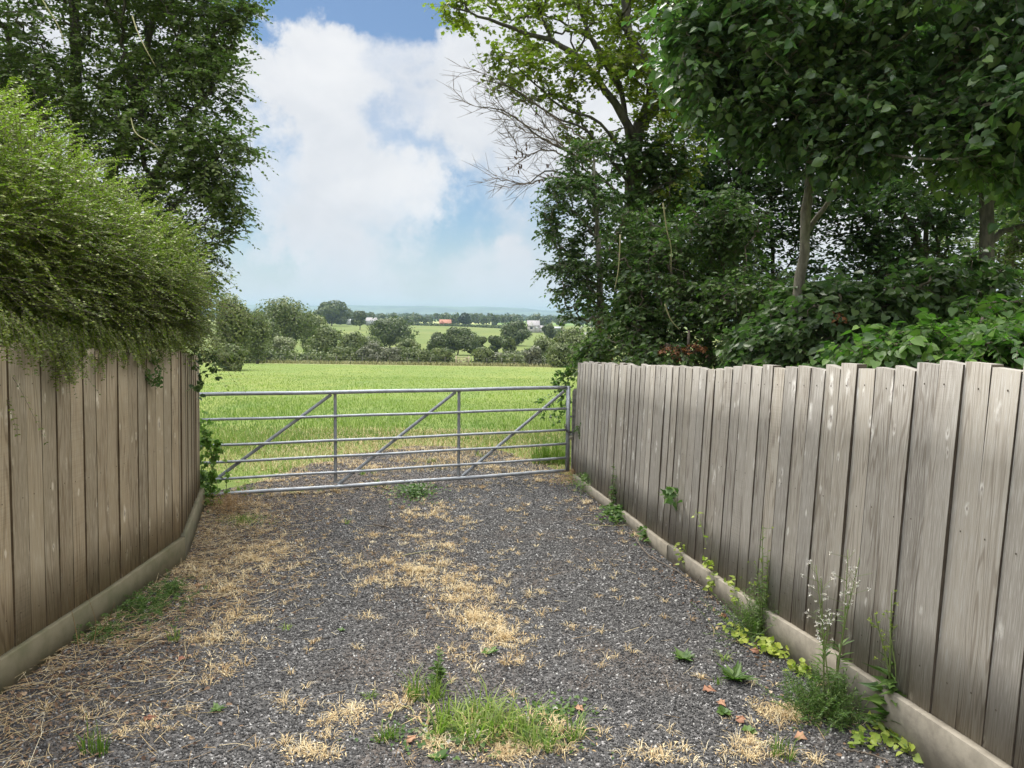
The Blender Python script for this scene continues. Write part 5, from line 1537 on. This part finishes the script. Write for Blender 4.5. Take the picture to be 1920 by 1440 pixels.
# hedges across the distant fields
def hedge(label, pts, h, lf, n, card, w=1.6):
    pts = [on_ground(P(px, 640, Y)[0], Y) for px, Y in pts]; o = thing('field_hedge', label, 'hedge', pts[0]); ml = MB()
    p = smoothline(pts, 80); f = R.random(n) * 78.99; i_ = f.astype(int); c = p[i_] + (p[i_ + 1] - p[i_]) * (f - i_)[:, None]
    hh = h * (.8 + .35 * np.sin(f * 1.7) * np.sin(f * .63 + 2))
    d = nrm(R.normal(size=(n, 3)) + [0, 0, .2]); d[:, 2] = np.abs(d[:, 2])
    pos = c + d * np.stack([np.full(n, w), np.full(n, w), hh], 1) * (.75 + .3 * R.random(n))[:, None]; pos[:, 2] = c[:, 2] + (pos[:, 2] - c[:, 2]) * R.random(n) ** .3
    leaves(ml, pos, R.normal(size=(n, 3)), d + R.normal(0, .5, (n, 3)), card, card * .8, T_DIAMOND, np.clip(.35 + R.normal(0, .2, n), 0, 1)); ml.build('foliage', M[lf], o)


hedge('trimmed hedge line below the orange-roofed house at the top of the far pasture', [(640, 585), (740, 590), (860, 575), (960, 520), (1060, 430)], 2.4, 'oak_dark', 9000, 1.1, 1.6)
hedge('thin hedge running across the slope below the small olive tree', [(930, 150), (968, 172), (1010, 200), (1060, 205)], 1.4, 'scrub', 2600, .4, .8)
hedge('ragged low hedge base along the bottom of the near pasture', [(380, 108), (500, 109), (640, 110), (760, 110), (848, 110)], 2.6, 'bush', 7000, .34, 1.6)
hedge('low hedge base right of the far wooden gate', [(888, 110), (960, 109), (1060, 104), (1140, 98)], 2.6, 'bush', 4200, .34, 1.6)
# rank grass strip along the fence line
mb = MB(); n = 9000; x = R.uniform(-52, 22, n); y = 103.5 + R.normal(0, 1.4, n); a = R.random(n) * 6.28
blades(mb, np.stack([x, y, hgt(x, y)], 1), np.stack([np.cos(a), np.sin(a), 0 * a], 1), .35 + .5 * R.random(n), .07, .3 + .5 * R.random(n), R.random(n))
tag(mb.build('rough_grass', M['rank']), 'strip of brown rank grass at the foot of the far hedge', 'grass', kind='stuff')

# wire fence, wooden gate and pole
fp = thing('wire_fence', 'post and wire fence along the foot of the far hedge', 'fence', on_ground(P(760, 680, 103)[0], 103))
for px in list(range(420, 850, 26)) + list(range(888, 1090, 26)):
    q = on_ground(P(px + R.normal(0, 3), 680, 103)[0], 103); mb = MB(); polytube(mb, [q, q + [R.normal(0, .02), 0, 1.10]], .04, 6); mb.build('post', M['post'], fp)
for z in (.5, .8, 1.05):
    for a, b in ((418, 848), (888, 1090)):
        p0 = on_ground(P(a, 680, 103)[0], 103, z); p1 = on_ground(P(b, 680, 103)[0], 103, z); mb = MB(); polytube(mb, [p0, p1], .002, 4); mb.build('wire', M['galv'], fp)
wl = on_ground(P(855, 680, 104)[0], 104); wr = on_ground(P(879, 680, 104)[0], 104)
wg = thing('wooden_gate', 'pale wooden field gate in the gap of the far hedge', 'gate', wl)
for q in (wl, wr):
    mb = MB(); box(mb, q + [-.09, -.09, -.1], q + [.09, .09, 1.35]); mb.build('post', M['pale_wood'], wg)
for z in (.2, .42, .64, .86, 1.1):
    mb = MB(); box(mb, [wl[0] + .09, 104 - .02, wl[2] + z], [wr[0] - .09, 104 + .02, wl[2] + z + .12]); mb.build('bar', M['pale_wood'], wg)
mb = MB(); a, b = wl + [.1, -.04, .25], wr + [-.1, -.04, 1.15]; tubes(mb, [a], [b], .05, .05, 4); mb.build('diagonal_brace', M['pale_wood'], wg)
q = on_ground(P(1054, 650, 128)[0], 128); zt = P(1054, 612, 128)[2]
tp = thing('telegraph_pole', 'dark slim telegraph pole standing among the trees at right', 'pole', q)
mb = MB(); polytube(mb, [q, [q[0], q[1], zt]], [.14, .10], 8); mb.build('shaft', M['post'], tp)
mb = MB(); box(mb, [q[0] - .5, q[1] - .05, zt - .5], [q[0] + .5, q[1] + .05, zt - .38]); mb.build('crossarm', M['post'], tp)

# houses
M['brick'] = plain_mat('brick', (.42, .16, .09), .85, 0, (.34, .13, .07), 4)
M['roof_orange'] = plain_mat('roof_orange', (.34, .155, .095), .85, 0, (.28, .12, .075), 3)
M['render_white'] = plain_mat('render_white', (.42, .40, .35), .8, 0, (.36, .34, .30), 1)
M['roof_grey'] = plain_mat('roof_grey', (.30, .28, .27), .85, 0, (.24, .22, .21), 2)
M['sheet_white'] = plain_mat('sheet_white', (.34, .35, .345), .6, 0, (.28, .29, .29), .5)
M['window_glass'] = plain_mat('window_glass', (.05, .06, .07), .15)
M['frame_white'] = plain_mat('frame_white', (.8, .8, .78), .5)


def gable(mb, c, w, d, z0, z1, z2, along='x', ov=0.0):
    x0, x1, y0, y1 = c[0] - w / 2, c[0] + w / 2, c[1] - d / 2, c[1] + d / 2
    if along == 'x':
        R0, R1 = [x0, c[1], z2], [x1, c[1], z2]
        V = [[x0, y0, z1], [x1, y0, z1], [x1, y1, z1], [x0, y1, z1], R0, R1]
        Fq = [np.array([[0, 1, 5, 4], [2, 3, 4, 5]]), np.array([[3, 0, 4], [1, 2, 5]])]
    else:
        R0, R1 = [c[0], y0, z2], [c[0], y1, z2]
        V = [[x0, y0, z1], [x1, y0, z1], [x1, y1, z1], [x0, y1, z1], R0, R1]
        Fq = [np.array([[1, 2, 5, 4], [3, 0, 4, 5]]), np.array([[0, 1, 4], [2, 3, 5]])]
    mb.add(V, Fq)


def house(name, label, px, Y, w, d, he, hr, wall, roof, wing=None, wins=3, chim=True, base_y=None):
    b = on_ground(P(px, 620, Y)[0], Y)
    if base_y is not None: b[2] = P(px, base_y, Y)[2]
    o = thing(name, label, 'house' if wins else 'barn', b)
    mb = MB(); box(mb, b + [-w / 2, -d / 2, -2], b + [w / 2, d / 2, he]); wo = mb.build('wall', M[wall], o)
    mb = MB(); gable(mb, b, w + .6, d + .6, 0, b[2] + he + .003, b[2] + hr); ro = mb.build('roof', M[roof], o)
    if wing:
        wx, ww, wd, whe, whr = wing; c = b + [wx, -d / 2 - wd / 2 + .5, 0]
        mb = MB(); box(mb, c + [-ww / 2, -wd / 2, -2], c + [ww / 2, wd / 2, whe]); mb.build('wing_wall', M[wall], o)
        mb = MB(); gable(mb, c, ww + .5, wd + .5, 0, b[2] + whe + .003, b[2] + whr, 'y'); mb.build('wing_roof', M[wall if wall == 'render_white' else roof], o)
        mb = MB(); box(mb, c + [-.7, -wd / 2 - .03, whe - 1.7], c + [.7, -wd / 2 + .01, whe - .5]); mb.build('window', M['window_glass'], o)
    for k in range(wins):
        x = b[0] - w / 2 + (k + .5) * w / wins
        f = MB(); box(f, [x - .75, b[1] - d / 2 - .04, b[2] + he - 2.0], [x + .75, b[1] - d / 2 - .01, b[2] + he - .6]); fo = f.build('window', M['frame_white'], o)
        g = MB(); box(g, [x - .6, b[1] - d / 2 - .06, b[2] + he - 1.85], [x + .6, b[1] - d / 2 - .043, b[2] + he - .75]); g.build('pane', M['window_glass'], fo)
    if chim:
        for s in (-.42, .42):
            c = b + [s * w, 0, 0]; mb = MB(); box(mb, c + [-.45, -.45, hr - .8], c + [.45, .45, hr + 1.1]); mb.build('chimney', M['brick'], ro)
    return o


house('farmhouse', 'orange-roofed brick house above the far pasture', 835, 592, 8.6, 7, 2.6, 5.4, 'brick', 'roof_orange', (-2, 3.4, 3, 2.6, 4.8), 3, base_y=612)
house('cottage', 'white rendered cottage with grey roof at the right of the far pasture', 1000, 425, 6.5, 6, 3.2, 6.0, 'render_white', 'roof_grey', (-1.2, 3.4, 2.5, 3.0, 5.6), 2, base_y=621)
house('annexe', 'low white outbuilding beside the white cottage', 1014, 428, 4.0, 4, 1.8, 3.2, 'render_white', 'roof_grey', None, 1, False, base_y=621)
house('barn', 'low white barn at the edge of the far pasture, left of the small clear-stemmed tree', 659, 560, 5.5, 8, 1.6, 2.6, 'sheet_white', 'sheet_white', None, 0, False, base_y=605)
house('barn', 'grey-roofed barn right of the small clear-stemmed tree', 697, 560, 7.0, 8, 1.8, 4.2, 'sheet_white', 'roof_grey', None, 0, False, base_y=606)
house('barn', 'tiny white shed behind the tree past the cottage', 1044, 470, 4.0, 4, 1.4, 2.2, 'sheet_white', 'sheet_white', None, 0, False, base_y=619)

# belts of distant woodland: individual crowns run together into one mass
def belt(label, Y0, Y1, x0, x1, n, h0, h1, lf, cards=220, card=1.6):
    ml = MB()
    for k in range(n):
        px = x0 + (x1 - x0) * R.random(); Y = R.uniform(Y0, Y1); b = on_ground(P(px, 600, Y)[0], Y); h = R.uniform(h0, h1)
        far_crown(ml, b + [0, 0, h * .5], (h * .55, h * .5, h * .5), cards, card, 8, .4, True, k + int(Y))
    tag(ml.build('distant_woodland', M[lf]), label, 'woodland', kind='stuff')


belt('hedgerow trees and copses behind the orange-roofed house', 640, 820, 350, 1250, 130, 6, 11, 'oak_dark', 200, 1.8)
belt('scattered woodland across the vale', 950, 1500, 300, 1300, 230, 7, 13, 'oak_dark', 150, 3.0)
belt('dark belts of trees below the distant hills', 1800, 3300, 300, 1350, 380, 9, 17, 'oak_dark', 90, 5.5)

# distant hills
def hills():
    xs = np.linspace(-5200, 5200, 220); rows = []
    depth = np.linspace(0, 1, 14)
    for t in depth:
        Y = 5200 + 1500 * t
        px = 960 + F * xs / 6400
        crest = np.interp(px, [-300, 380, 480, 560, 640, 720, 830, 900, 960, 1010, 1060, 1150, 1400, 2400], [586, 576, 572, 573, 572, 573, 575, 575, 577, 581, 582, 581, 580, 586])
        zc = np.array([P(a, b, 6500)[2] for a, b in zip(px, crest)])
        zc = zc + 2.5 * np.sin(xs * .012) * np.sin(xs * .0041 + 1) + R.normal(0, 1.0, len(xs)) * (t > .8)
        s = math.sin(min(1, t * 1.15) * math.pi / 2) ** 1.6
        rows.append(np.stack([xs, np.full_like(xs, Y) + 120 * np.sin(xs * .003), -24 + (zc + 24) * s], 1))
    V = np.concatenate(rows); nx = len(xs); i_ = (np.arange(len(depth) - 1)[:, None] * nx + np.arange(nx - 1)[None]).ravel()
    mb = MB(); mb.add(V, np.stack([i_, i_ + 1, i_ + nx + 1, i_ + nx], 1))
    m, t = mat('wooded_hills'); N = NT(t); geo = N.n('ShaderNodeNewGeometry').outputs['Position']
    a = N.noise(N.map(geo, (.0035, .0035, .02)), 1, 6, .65)
    c = N.mix(N.ss(a, .42, .58), (.030, .045, .030), (.09, .12, .065))
    p = N.n('ShaderNodeBsdfPrincipled', Base__Color=c, Roughness=1.0); N.out(p.outputs[0])
    tag(mb.build('hills', m, None, True), kind='structure')


hills()

# ------------------------------------------------------------------ haze
HAZE = 0.00020
m, t = mat('haze_air'); N = NT(t)
pv = N.n('ShaderNodeVolumePrincipled')
pv.inputs['Color'].default_value = (.34, .45, .58, 1); pv.inputs['Density'].default_value = HAZE
try: pv.inputs['Anisotropy'].default_value = .2
except Exception: pass
t.links.new(pv.outputs[0], N.n('ShaderNodeOutputMaterial').inputs['Volume'])
mb = MB(); box(mb, [-9600, -75, -40], [9600, 9450, 88])
tag(mb.build('haze', m), kind='stuff', label='thin blue haze over the vale', cat='haze')

# ------------------------------------------------------------------ sky and sun
w = bpy.data.worlds.new("World"); SC.world = w; w.use_nodes = True
t = w.node_tree; t.nodes.clear(); N = NT(t)
SUN_EL, SUN_AZ = rad(58), rad(-30)           # azimuth from +Y towards +X
sky = N.n('ShaderNodeTexSky', _sky_type='NISHITA', _sun_disc=False, _sun_elevation=SUN_EL, _sun_rotation=SUN_AZ, _air_density=1.0, _dust_density=.6, _ozone_density=1.5)
dv = N.n('ShaderNodeTexCoord').outputs['Generated']
n1 = N.noise(N.map(dv, (2.6, 2.6, 4.2), (3.1, .4, 1.7)), 1.0, 7, .58, .5)
n2 = N.noise(N.map(dv, (6, 6, 9), (1.1, 2.4, .7)), 1.0, 5, .6, .3)
dens = N.math('MULTIPLY', N.math('SUBTRACT', n1, .5), 1.35)
dens = N.math('ADD', dens, N.math('MULTIPLY', N.math('SUBTRACT', n2, .5), .55))
dens = N.math('ADD', dens, .66)
wn = N.n('ShaderNodeTexNoise', Scale=7.0, Detail=7.0, Roughness=.62); t.links.new(dv, wn.inputs['Vector'])
w1 = N.n('ShaderNodeVectorMath', _operation='SUBTRACT'); t.links.new(wn.outputs['Color'], w1.inputs[0]); w1.inputs[1].default_value = (.5, .5, .5)
w2 = N.n('ShaderNodeVectorMath', _operation='SCALE'); t.links.new(w1.outputs[0], w2.inputs[0]); w2.inputs['Scale'].default_value = .30
w3 = N.n('ShaderNodeVectorMath', _operation='ADD'); t.links.new(dv, w3.inputs[0]); t.links.new(w2.outputs[0], w3.inputs[1])
dvw = w3.outputs[0]
for px, py, rpx, wt in ((560, -40, 150, -1.3), (700, -50, 165, -1.3), (775, -5, 70, -.7), (480, 20, 90, -.5), (720, 215, 85, -.36), (800, 250, 80, -.40), (880, 395, 120, -.46), (825, 345, 60, -.35), (1040, 465, 150, -.52), (860, 485, 110, -.45),
                        (520, 475, 95, -.55), (455, 440, 120, -.40), (480, 225, 65, -.42), (1000, 390, 60, -.3), (940, 520, 60, .35), (560, 150, 150, .45), (650, 335, 210, .5), (680, 500, 110, .25), (960, 140, 190, .5), (900, 250, 90, .3), (700, 570, 120, .2), (1500, 300, 600, .5), (200, 300, 300, .5)):
    c = nrm(ray(px, py)); rr = rpx / F
    d = N.n('ShaderNodeVectorMath', _operation='DISTANCE'); t.links.new(dvw, d.inputs[0]); d.inputs[1].default_value = c
    dens = N.math('ADD', dens, N.ss(d.outputs['Value'], 0.0, rr, wt, 0.0))
mask = N.ss(dens, -.02, .88)
shade = N.ss(N.math('ADD', N.math('MULTIPLY', n2, .7), N.math('MULTIPLY', N.noise(N.map(dv, (3, 3, 5), (7, 1, 2)), 1, 4), .5)), .42, .78)
cc = N.mix(shade, (5.7, 5.75, 5.85), (4.55, 4.75, 5.05))
blue = N.mix(1.0, sky.outputs[0], (.45, .53, .59), 'MULTIPLY')
col = N.mix(mask, blue, cc)
z = N.n('ShaderNodeSeparateXYZ', Vector=dv).outputs[2]
col = N.mix(N.ss(z, .13, .0, 0, .80), col, (4.5, 4.95, 5.45))
gain = N.ss(z, .38, .85, 1.0, 5.0)
gm = N.n('ShaderNodeVectorMath', _operation='SCALE'); t.links.new(col, gm.inputs[0]); t.links.new(gain, gm.inputs['Scale'])
bg = N.n('ShaderNodeBackground', Strength=.1); t.links.new(gm.outputs[0], bg.inputs[0])
t.links.new(bg.outputs[0], N.n('ShaderNodeOutputWorld').inputs[0])

sl = bpy.data.lights.new('sun', 'SUN'); sl.energy = 2.4; sl.angle = rad(20); sl.color = (1, .95, .87)
so = bpy.data.objects.new('sun', sl); COL.objects.link(so)
sd = Vector((math.sin(SUN_AZ) * math.cos(SUN_EL), math.cos(SUN_AZ) * math.cos(SUN_EL), math.sin(SUN_EL)))
so.rotation_euler = sd.to_track_quat('Z', 'Y').to_euler(); so.location = (20, 10, 40)

SC.view_settings.view_transform = 'Standard'
SC.view_settings.look = 'None'
SC.view_settings.exposure = 0.70
SC.view_settings.gamma = 1.0
SC.view_settings.use_curve_mapping = False
cy = SC.cycles
cy.max_bounces = 6; cy.diffuse_bounces = 3; cy.glossy_bounces = 2; cy.transmission_bounces = 3; cy.volume_bounces = 1; cy.transparent_max_bounces = 8
cy.use_denoising = True
